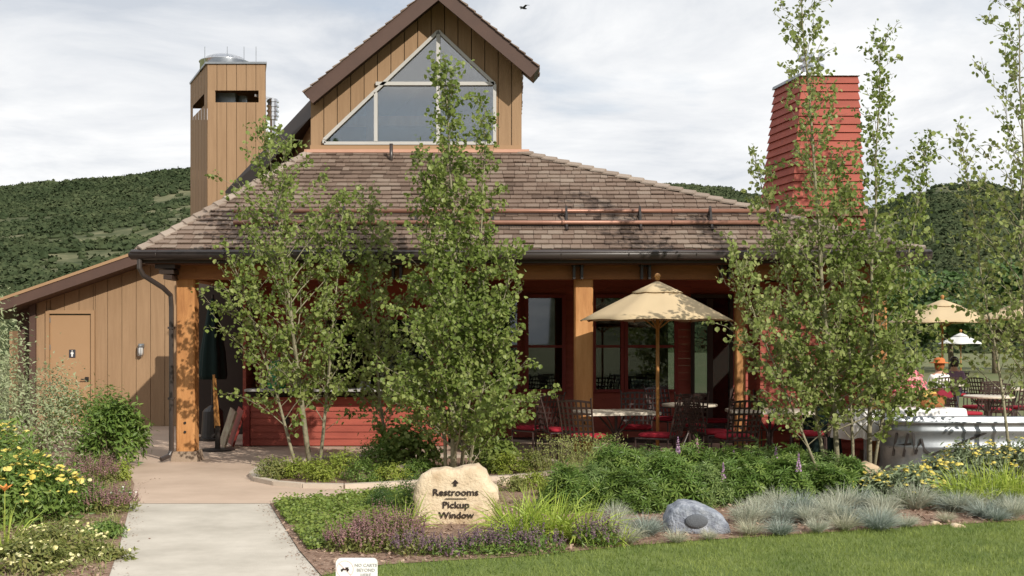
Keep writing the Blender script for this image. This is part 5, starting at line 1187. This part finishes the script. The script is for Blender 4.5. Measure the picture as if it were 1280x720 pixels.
for i, (x, y, h, r_, lab) in enumerate(((-11, -17, 13, 4.8, 'tall tree behind the viewer, seen only mirrored in the left glass'), (3.5, -20, 11.5, 4.0, 'broad tree behind the viewer, mirrored in the middle windows'), (-24, -22, 13, 5.5, 'broad tree far behind the viewer on the left, mirrored in the glass'), (15, -26, 11, 4.4, 'low tree behind the viewer, mirrored in the right windows'))):
    root = empty('tree', (x, y, 0), 0, lab, 'tree', 'trees mirrored in the glass'); b_ = MB(); b_.tube(limb((0, 0, -.2), (0, 0, h * .7), 6, .03), [.25, .2, .16, .12, .08, .03], 8); random.seed(i + 190); C = []
    for k in range(16):
        a = random.random() * 6.28; e = random.uniform(-.4, 1.3); C.append((r_ * .62 * math.cos(a) * math.cos(e), r_ * .62 * math.sin(a) * math.cos(e), h * .5 + h * .36 * math.sin(e))); b_.tube(limb((0, 0, h * .3), C[-1], 4, .05), [.07, .05, .03, .01], 5)
    b_.build('trunk', M['twig'], root, True); C = np.array(C); n_ = 3000; k = rng.integers(0, 16, n_); d = norm(rng.normal(size=(n_, 3))); pp = C[k] + d * (rng.random((n_, 1)) ** .35) * r_ * .38
    b_ = MB(); inst(b_, T_R, pp, d + rng.normal(size=d.shape) * .5 + [0, 0, .3], .42 * (.6 + .7 * rng.random(n_))); b_.build('crown', M['green_dk'], root)
# ================================================================== LEFT BED
def gp(px, py, z=.0): v = G(px, py); v.z = z; return v
shrub('willow_shrub', 'large silvery willow shrub filling the left picture edge', gp(-40, 592), 1.05, .9, 2.1, M['willow'], 6000, .062, T_N2, 34, seed=2, spread=.13)
shrub('willow_shrub', 'shorter silvery willow shrub right of the large one below the restroom door', gp(50, 584), .85, .6, 1.22, M['willow'], 3800, .055, T_N2, 22, seed=3, spread=.15)
shrub('green_shrub', 'loose mid green shrub in front of the restroom door handle', gp(108, 566), .80, .6, .98, M['green'], 3200, .065, T_N2, 22, seed=4, spread=.13)
shrub('green_shrub', 'bright green leafy shrub at the patio corner left of the downspout', gp(140, 583), .50, .45, .84, M['green'], 3600, .085, T_N2, 20, seed=5, spread=.14)
shrub('lime_shrub', 'little round lime green cushion plant at the path edge', gp(155, 601), .16, .15, .20, M['lime'], 1100, .022, T_R, 16, seed=6, spread=.2, stems=False)
# yarrow mound
def yarrow(px, py, rx, ry, h, lab, nfl, leafm='green', flm='yellow', n_=3600, fsz=.05, cat='plant', top=1.0, group=None, seed=1, nm='yarrow_plant', leafsize=.07, fz=(.8, 1.1)):
    o = shrub(nm, lab, gp(px, py), rx, ry, h, M[leafm], n_, leafsize, T_N2, 26, cat=cat, seed=seed, group=group, spread=.15)
    f_ = MB(); st2 = MB(); P2 = []
    for k in range(nfl):
        a = random.random() * 6.28; r_ = math.sqrt(random.random()); x, y = rx * r_ * math.cos(a), ry * r_ * math.sin(a); z = h * math.sqrt(max(.05, 1 - .75 * r_ * r_)) * random.uniform(*fz)
        for q in range(random.choice((1, 2, 3))): P2.append((x + random.gauss(0, .025), y + random.gauss(0, .02), z + random.gauss(0, .012)))
        st2.tube([(x * .8, y * .8, z * .35), (x, y, z)], .003, 3, cap=False)
    P2 = np.array(P2); inst(f_, T_D, P2, rng.normal(size=P2.shape) * .3 + [0, -.2, 1], fsz * (.6 + .7 * rng.random(len(P2)))); f_.build('flowers', M[flm], o); st2.build('flower_stems', M[leafm], o); return o
yarrow(22, 655, .62, .5, .66, 'big mounded yarrow covered with yellow flower heads at the left edge', 110, seed=7, fsz=.05)
yarrow(-30, 628, .7, .5, .86, 'taller yarrow with yellow heads cut by the left picture edge', 110, seed=8, fsz=.05)
yarrow(78, 640, .42, .3, .40, 'low green yarrow with pale yellow heads beside the purple sage', 22, flm='cream', seed=9, n_=2200, fsz=.045)
yarrow(72, 690, .42, .34, .22, 'low patch of cream yellow blooms in the lower left of the flower bed', 30, leafm='olive', flm='cream', seed=10, n_=1800, fsz=.035, leafsize=.05)
yarrow(20, 716, .45, .35, .2, 'low patch of cream yellow blooms at the lower left picture corner', 28, leafm='olive', flm='cream', seed=12, n_=1800, fsz=.035, leafsize=.05)
yarrow(128, 672, .22, .22, .12, 'small green mat plant near the path with a few cream blooms', 12, leafm='green', flm='cream', seed=13, n_=900, fsz=.03, leafsize=.045)
yarrow(152, 622, .12, .12, .09, 'tiny white flowered cushion at the path edge', 22, leafm='green', flm='white_fl', seed=14, n_=500, fsz=.03, leafsize=.03)
yarrow(120, 700, .30, .2, .10, 'thin green creeping plant on the mulch beside the lower path', 6, leafm='olive', flm='cream', seed=15, n_=700, fsz=.03, leafsize=.045)
def salvia(px, py, rx, ry, h, lab, n_=420, seed=1, m='salvia', leafm='olive', nm='sage_plant', group=None):
    n_ = int(n_ * .42)
    random.seed(seed); o = empty(nm, gp(px, py), 0, lab, 'plant', group); f_ = MB(); st2 = MB(); a = rng.random(n_) * 6.28; r_ = np.sqrt(rng.random(n_)); hh = h * (.55 + .5 * rng.random(n_)) * (1 - .35 * r_ ** 2)
    bx = np.stack([rx * r_ * np.cos(a) * .8, ry * r_ * np.sin(a) * .8, np.zeros(n_)], 1); tp = np.stack([rx * r_ * np.cos(a) * 1.05, ry * r_ * np.sin(a) * 1.05, hh], 1) + rng.normal(size=(n_, 3)) * .015
    q = 9
    for k in range(q):
        u = .55 + .45 * k / q; pp = bx + (tp - bx) * u + rng.normal(size=(n_, 3)) * .004; inst(f_, T_D, pp, rng.normal(size=(n_, 3)) + [0, -.5, .6], .019 * (1.15 - .7 * k / q))
    f_.build('flower_spikes', M[m], o)
    blades(st2, bx, tp - bx, np.linalg.norm(tp - bx, axis=1), .006, .02)
    st2.build('stems', M[leafm], o)
    l_ = MB(); n2_ = n_ * 5; a = rng.random(n2_) * 6.28; r_ = np.sqrt(rng.random(n2_)); pp = np.stack([rx * r_ * np.cos(a), ry * r_ * np.sin(a), h * .52 * rng.random(n2_) * (1 - .5 * r_ ** 2) + .01], 1); inst(l_, T_N2, pp, rng.normal(size=pp.shape) * .6 + [0, -.2, .7], .045 * (.6 + .7 * rng.random(n2_))); l_.build('foliage', M[leafm], o)
    return o
salvia(115, 606, .34, .28, .46, 'purple brown sage clump behind, near the lime cushion plant', 520, 21)
salvia(128, 640, .36, .28, .36, 'purple brown sage clump in front, along the path edge', 480, 22)
salvia(96, 618, .2, .2, .34, 'small purple sage tuft next to the yarrow mound', 200, 23)
# orange lily flower
ol_ = empty('orange_lily', gp(6, 690), 0, 'single orange lily bloom at the left picture edge', 'flower'); b_ = MB(); tuft(b_, (0, 0, 0), 40, .06, .5, .014, .6, .5); b_.build('leaves', M['daylily'], ol_); b_ = MB(); n_ = 7; an_ = np.arange(n_) * 2 * np.pi / n_; pp = np.tile([0, 0, .50], (n_, 1)); inst(b_, T_N2, pp, np.stack([np.cos(an_) * -.6, np.sin(an_) * -.6, np.full(n_, .7)], 1), .09, tang=np.stack([np.cos(an_), np.sin(an_), np.full(n_, .5)], 1)); b_.build('bloom', M['orange_fl'], ol_); b_ = MB(); b_.tube([(0, 0, 0), (0, 0, .5)], .004, 5); b_.build('stem', M['daylily'], ol_)
# ================================================================== ISLAND BED
isl_pl = [(340, 601, .22, .24, 'olive', 'reddish olive cushion shrub at the left tip of the island bed'), (368, 600, .24, .22, 'lime', 'lime green cushion shrub, second from the left tip of the island bed'), (396, 604, .24, .24, 'lime', 'lime green cushion shrub under the leaning aspen trunks'), (428, 600, .26, .30, 'lime', 'lime green shrub right of the leaning aspen trunks'), (452, 604, .25, .24, 'green', 'green cushion shrub in the middle of the island bed'), (470, 590, .28, .38, 'green', 'fresh green shrub rising behind the middle of the island bed'), (490, 604, .24, .18, 'lime', 'flat lime shrub in front of the flat pale stone'), (520, 600, .22, .2, 'green', 'green shrub between the flat stone and the engraved boulder'), (638, 595, .28, .24, 'lime', 'lime shrub right behind the engraved boulder'), (668, 592, .26, .26, 'olive', 'yellowish shrub at the right end of the island bed')]
for i, (px, py, r_, h, m_, lab) in enumerate(isl_pl): shrub('cushion_shrub', lab, gp(px, py, .02), r_, r_ * .8, h, M[m_], 1500, .036, T_N2, 16, seed=60 + i, spread=.17, stems=False, group='cushion shrubs in the island bed')
shrub('lilac_shrub', 'leafy green shrub at the foot of the tall aspen, left side', gp(508, 586), .52, .4, .58, M['aspen'], 2000, .052, T_R, 20, seed=75)
shrub('lilac_shrub', 'leafy green shrub at the foot of the tall aspen, right side', gp(612, 590), .42, .4, .42, M['aspen'], 1400, .052, T_R, 18, seed=76)
# ================================================================== LOWER BED
gcv = MB(); n_ = 15000; pp = []
def inside(x, y, poly):
    c = False; j = len(poly) - 1
    for i in range(len(poly)):
        if (poly[i][1] > y) != (poly[j][1] > y) and x < (poly[j][0] - poly[i][0]) * (y - poly[i][1]) / (poly[j][1] - poly[i][1]) + poly[i][0]: c = not c
        j = i
    return c
area = [g2(*p) for p in ((341, 633), (440, 622), (500, 616), (530, 625), (520, 650), (450, 668), (410, 690), (385, 690), (362, 660))]
while len(pp) < n_:
    x, y = random.uniform(-3.6, -.8), random.uniform(9.6, 13.6)
    if inside(x, y, area) and mnoise.noise(Vector((x * 2.5, y * 2.5, 0))) > random.uniform(-.8, .1): pp.append((x, y, .02 + abs(random.gauss(0, .035)) * (1 + mnoise.noise(Vector((x * 5, y * 5, 4))))))
pp = np.array(pp); inst(gcv, T_R, pp, rng.normal(size=pp.shape) * .45 + [0, -.1, 1], .026 * (.6 + .8 * rng.random(n_))); tag(gcv.build('ground_cover', M['ground_cover']), 'low green creeping plants between the path and the engraved boulder', 'ground cover', kind='stuff')
shrub('juniper_shrub', 'short dark feathery shrub left behind the engraved boulder', gp(512, 645), .22, .2, .36, M['green_dk'], 2000, .03, T_N, 14, seed=80, stems=False)
shrub('juniper_shrub', 'dark feathery shrub just left of the engraved boulder top', gp(480, 640), .18, .16, .24, M['green_dk'], 1500, .03, T_N, 14, seed=81, stems=False)
def lily(px, py, n_, L, lab, m='daylily', w_=.016, sp=.75, rad=.1, seed=1, cat='plant', nm='daylily', group='strap leaved lily clumps'):
    o = empty(nm, gp(px, py), 0, lab, cat, group); b_ = MB(); tuft(b_, (0, 0, 0), n_, rad, L, w_, sp, .85, 1.0, .4); b_.build('leaves', M[m], o); return o
for i, (px, py, n_, L, lab) in enumerate(((650, 678, 200, .64, 'bright strap leaved clump immediately right of the engraved boulder'), (688, 676, 180, .60, 'bright strap leaved clump, second to the right of the engraved boulder'), (728, 680, 110, .52, 'bright strap leaved clump left of the grey tuft beside the speaker rock'), (505, 668, 90, .46, 'strap leaved clump at the left foot of the engraved boulder'), (641, 662, 40, .42, 'thin strap leaved clump touching the right side of the engraved boulder'), (768, 683, 26, .28, 'tiny strap leaved tuft at the lawn edge left of the speaker rock'))): lily(px, py, n_, L, lab)
for i, (px, lab) in enumerate(((1210, 'left'), (1240, 'middle'), (1274, 'right'))): lily(px, 634, 190, .56, 'bright upright iris leaves below the steel tank, %s one of three clumps' % lab, sp=.35, rad=.16, group='iris clumps below the tank', nm='iris_plant')
for i, (px, py, rx, h, n_, lab) in enumerate(((450, 690, .3, .34, 380, 'brownish purple sage clump on the mulch left of the boulder'), (485, 684, .32, .42, 460, 'tall brownish purple sage clump next to the boulder on its left'), (520, 694, .22, .26, 150, 'purple sage clump at the lower left foot of the boulder'), (560, 695, .22, .24, 120, 'purple sage clump in front of the boulder, left of the lettering'), (600, 694, .22, .28, 130, 'purple sage clump in front of the boulder under the lettering'), (635, 693, .2, .34, 130, 'purple sage clump at the lower right foot of the boulder'), (678, 692, .2, .30, 110, 'dark purple sage clump in front of the strap leaved plants'), (745, 684, .2, .36, 160, 'dark purple sage clump left of the small grey tuft'))):
    salvia(px, py, rx, .2, h, lab, n_, 30 + i, m='salvia' if i < 2 else 'salvia_dk', leafm='olive' if i < 3 else 'green', group='purple sage clumps')
# lupins
def lupin(px, py, r_, h, lab, spikes=0, seed=1, sm='lilac', m='lupin', n_=900, ls=.078):
    o = shrub('lupin_plant', lab, gp(px, py), r_, r_ * .8, h, M[m], n_, ls, T_P, 18, cat='plant', seed=seed, spread=.16, group='lupins', hang=-.3)
    for k in range(spikes):
        random.seed(seed * 9 + k); x, y = random.uniform(-.6, .6) * r_, random.uniform(-.5, .3) * r_; hh = h * random.uniform(1.15, 1.45); b_ = MB(); n2_ = 90; u = rng.random(n2_); pp = np.stack([x + (.022 * (1.1 - u)) * np.cos(u * 90), y + (.022 * (1.1 - u)) * np.sin(u * 90), hh - .20 + .20 * u], 1); inst(b_, T_D, pp, rng.normal(size=pp.shape), .022 * (1.2 - .6 * u)); b_.build('flower_spike', M[sm if k % 2 == 0 else 'pinkish'], o)
        b_ = MB(); b_.tube([(x * .8, y, h * .3), (x, y, hh - .18)], .004, 4); b_.build('stem', M['lupin'], o)
    return o
lups = [(712, 640, .36, .40, 0, 'low lupin right behind the strap leaved plants'), (745, 628, .42, .50, 0, 'lupin behind the grey tufts, left of the speaker rock'), (775, 612, .46, .56, 0, 'lupin below the umbrella table, left rear'), (790, 640, .42, .46, 0, 'lupin straight behind the tufts left of the speaker rock'), (815, 602, .5, .62, 0, 'tall leafy lupin in front of the umbrella pole'), (835, 635, .42, .5, 0, 'lupin rising right behind the speaker rock'), (862, 606, .5, .58, 2, 'lupin with tall faded spikes in front of the rear table'), (880, 634, .42, .46, 1, 'lupin with a lilac spike behind the right end of the speaker rock'), (905, 606, .48, .6, 1, 'lupin in front of the lattice chair with a lilac spike'), (930, 630, .42, .48, 0, 'lupin behind the first grey tufts right of the speaker rock'), (950, 604, .48, .56, 1, 'lupin before the right stone table, left one'), (980, 628, .42, .46, 1, 'lupin with a pale spike behind the fescue row'), (995, 604, .46, .56, 0, 'lupin before the right stone table, right one'), (1030, 606, .4, .52, 0, 'lupin left of the aspen trunks'), (1035, 630, .36, .42, 0, 'lupin left of the tan boulder'), (1062, 622, .22, .34, 0, 'small lupin touching the left side of the tan boulder')]
for i, (px, py, r_, h, sp, lab) in enumerate(lups): lupin(px, py, r_ * .84, h * ((.52 if py < 615 else .72) + .26 * random.Random(i).random()), lab, sp, 100 + i, m='lupin_lt' if i % 3 == 1 else ('green' if i % 5 == 3 else 'lupin'), ls=(.078, .066, .088)[i % 3])
# tall wispy plants in front of the left tables
for i, (px, py, lab) in enumerate(((700, 600, 'wispy yellow green stems right of the island bed, left clump'), (728, 602, 'wispy yellow green stems in front of the lattice chair'), (755, 598, 'wispy yellow green stems in front of the front stone table'))):
    o = empty('wispy_plant', gp(px, py), 0, lab, 'plant', 'wispy seed plants'); b_ = MB(); tuft(b_, (0, 0, 0), 60, .22, .62, .007, .35, .2, 1, .5); b_.build('stems', M['grassy'], o)
    b_ = MB(); n_ = 700; a = rng.random(n_) * 6.28; r_ = .30 * np.sqrt(rng.random(n_)); pp = np.stack([r_ * np.cos(a), r_ * np.sin(a), .08 + .48 * rng.random(n_)], 1); inst(b_, T_N2, pp, rng.normal(size=pp.shape) + [0, -.2, .5], .032); b_.build('leaves', M['grassy'], o)
for i, (px, py) in enumerate(((640, 615), (668, 612), (690, 622))):
    shrub('cushion_shrub', ('low yellow green shrub hugging the walk right of the boulder top', 'low yellow green shrub on the walk edge, middle of three right of the boulder', 'low yellow green shrub on the walk edge nearest the lupins')[i], gp(px, py), .2, .16, .18, M['lime' if i else 'olive'], 900, .035, T_N2, 12, seed=140 + i, stems=False)
# yellow flowers on the right
yw_ = [(1100, 626, .32, .28, 'grey green yellow flowered plant just right of the tan boulder'), (1135, 622, .34, .31, 'yellow flowered plant below the brand mark of the tank'), (1172, 618, .36, .36, 'yellow flowered plant below the left half of the tank'), (1150, 630, .3, .32, 'low yellow flowered plant behind the big grey tuft'), (1205, 608, .34, .46, 'yellow flowered plant behind the left iris clump'), (1240, 606, .34, .46, 'yellow flowered plant behind the middle iris clump'), (1275, 606, .34, .46, 'yellow flowered plant behind the right iris clump')]
for i, (px, py, r_, h, lab) in enumerate(yw_):
    yarrow(px, py, r_, r_ * .8, h, lab, 30, leafm='sage', flm='yellow', n_=1300, fsz=.05, seed=150 + i, leafsize=.065, group='yellow flowered plants', fz=(.85, 1.25))
# lily-like broad tufts under the yellow flowers
for i, (px, py, lab) in enumerate(((1118, 636, 'dark grassy tuft under the yellow flowers, left'), (1155, 634, 'dark grassy tuft under the yellow flowers, right'))): lily(px, py, 120, .34, lab, m='sage', w_=.012, sp=.8, nm='grass_tuft', group='grassy tufts')
# fescue tufts: a few variants, then copies
fv = []
for v in range(4):
    b_ = MB(); tuft(b_, (0, 0, 0), (520, 600, 440, 420)[v], .045, .22 + .02 * v, .0042, (1.1, 1.35, .95, 1.3)[v], .42, 1.0, .38); o = b_.build('blue_fescue', M[('fescue', 'fescue_bl', 'fescue', 'fescue_dry')[v]]); fv.append(o)
def Zr(nm): return nm
ordn = ['first', 'second', 'third', 'fourth', 'fifth', 'sixth', 'seventh', 'eighth', 'ninth', 'tenth', 'eleventh', 'twelfth', 'thirteenth', 'fourteenth', 'fifteenth', 'sixteenth']
rows = {'back': [(951, 640, 1.1), (972, 636, 1.1), (1000, 645, 1.2), (1024, 642, 1.1), (1052, 640, 1.25), (1075, 638, 1.2), (1104, 643, 1.2), (1144, 638, 1.35), (1193, 641, 1.3), (1215, 641, 1.0), (1243, 638, 1.2), (1268, 641, 1.15)],
        'middle': [(932, 658, 1.2), (945, 656, 1.2), (978, 655, 1.15), (1010, 656, 1.2), (1040, 653, 1.2), (1062, 655, 1.1), (1100, 656, 1.25), (1200, 642, 1.1), (1232, 649, 1.15), (1265, 650, 1.15), (1285, 645, 1.1)],
        'front': [(938, 671, .85), (975, 671, .85), (1022, 668, .8), (1055, 665, .95), (1098, 665, 1.15), (1133, 661, .8), (1183, 655, .55), (1246, 653, .8)]}
first = set(range(4)); k = 0
for rname, lst in rows.items():
    for i, (px, py, sc) in enumerate(sorted(lst)):
        v = (k * 7 + i) % 3 if rname != 'front' or i % 3 else 3
        o = fv[v]
        if v in first: first.discard(v)
        else: o = fv[v].copy(); col.objects.link(o)
        k += 1; o.location = gp(px, py, .016); o.rotation_euler = (0, 0, random.random() * 6.28); o.scale = (sc * random.uniform(.9, 1.12), sc * random.uniform(.9, 1.1), sc * random.uniform(.85, 1.1))
        tag(o, 'silvery fescue tuft right of the speaker rock, %s from the left in the %s row' % (ordn[i], rname), 'grass tuft', 'silvery fescue tufts')
for (px, py, sc, v, lab) in ((772, 668, 1.2, 0, 'blue grey fescue tuft beside the dark purple sage, leftmost tuft'), (785, 682, .9, 3, 'small fescue tuft at the lawn edge, second from the left'), (808, 672, 1.1, 1, 'pale fescue tuft touching the left side of the speaker rock'), (846, 681, .62, 3, 'fescue tuft in front of the speaker rock'), (886, 677, .5, 3, 'small fescue tuft in front of the right half of the speaker rock'), (768, 652, .9, 2, 'fescue tuft tucked under the lupins left of the speaker rock')):
    o = fv[v]
    if v in first: first.discard(v)
    else: o = fv[v].copy(); col.objects.link(o)
    o.location = gp(px, py, .016); o.rotation_euler = (0, 0, random.random() * 6.28); o.scale = (sc,) * 3; tag(o, lab, 'grass tuft', 'silvery fescue tufts')
# ================================================================== GROUND STUFF
lb2 = MB(); n_ = 90000; lp_ = lawn_edge + [(9, 5), (-1.0, 5), g2(450, 792)]
X = rng.uniform(-2.2, 5.2, n_); Yv = 7.6 + (12.4 - 7.6) * rng.random(n_) ** .9
pxv = 640 + X * F / Yv
def edgeY(x):
    for (a, ya), (b, yb) in zip(lawn_edge, lawn_edge[1:]):
        if a <= x <= b: return ya + (yb - ya) * (x - a) / (b - a)
    return -1
EY = np.interp(X, [p[0] for p in lawn_edge], [p[1] for p in lawn_edge], left=-1) + .02 * rng.normal(size=n_)
keep = (Yv < EY); X, Yv = X[keep], Yv[keep]; n_ = len(X)
base = np.stack([X, Yv, np.full(n_, .012)], 1); blades(lb2, base, rng.normal(size=(n_, 3)) * .45 + [0, 0, 1], .045 * (.6 + .7 * rng.random(n_)), .0055, .4 * rng.random(n_), seg=2)
tag(lb2.build('lawn_grass', M['blade']), 'mown green lawn in the lower right foreground', 'grass', kind='stuff')
cb = MB(); pp = []
while len(pp) < 9000:
    x, y = random.uniform(-4.9, 5.5), random.uniform(8.4, 13)
    if inside(x, y, bed2) or (x < -2.9 and x < np.interp(y, [p[1] for p in path_l], [p[0] for p in path_l]) - .03): pp.append((x, y, .022))
pp = np.array(pp); T_C = (np.array([(-.5, -.22, 0), (.4, -.3, .05), (.55, .15, .08), (-.3, .28, .02)]), [(0, 1, 2, 3)])
inst(cb, T_C, pp + rng.random(pp.shape) * [0, 0, .02], rng.normal(size=pp.shape) * .35 + [0, 0, 1], .03 * (.4 + 1.0 * rng.random(len(pp))))
tag(cb.build('mulch_chips', M['chips']), 'bark mulch chips strewn over the planting beds', 'mulch', kind='stuff')
pe = []
for k in range(650):
    if random.random() < .5:
        y = random.uniform(8.6, 15); x = np.interp(y, [p[1] for p in path_l[::1]], [p[0] for p in path_l[::1]]) + abs(random.gauss(0, .09))
    else:
        a, b = random.choice([(g2(337, 631), g2(352, 655)), (g2(352, 655), g2(374, 690)), (g2(374, 690), g2(402, 722))]); u = random.random(); x = a[0] + (b[0] - a[0]) * u - abs(random.gauss(0, .07)); y = a[1] + (b[1] - a[1]) * u
    pe.append((x, y, .012))
for k in range(260): pe.append((random.uniform(-3.2, 1.2), random.uniform(14.6, 17.5), .010))
pe = np.array(pe); lt_ = MB(); inst(lt_, T_C, pe, rng.normal(size=pe.shape) * .25 + [0, 0, 1], .016 * (.3 + 1.1 * rng.random(len(pe)))); tag(lt_.build('leaf_litter', M['chips']), 'small dry leaves and crumbs of bark along the path edges', 'litter', kind='stuff')
# low weeds over the left bed and bed edges
wb = MB(); pp = []
while len(pp) < 9000:
    x, y = random.uniform(-6, -2.9), random.uniform(8.2, 14.4)
    if x < np.interp(y, [p[1] for p in path_l] , [p[0] for p in path_l]) - .04 and mnoise.noise(Vector((x * 1.8, y * 1.8, 3))) > random.uniform(-.5, .35): pp.append((x, y, .014))
pp = np.array(pp); blades(wb, pp, rng.normal(size=pp.shape) * .7 + [0, 0, 1], .10 * (.4 + .8 * rng.random(len(pp))), .008, .6 * rng.random(len(pp)), seg=2)
tag(wb.build('low_weeds', M['grassy']), 'low grassy growth on the flower bed left of the path', 'ground cover', kind='stuff')
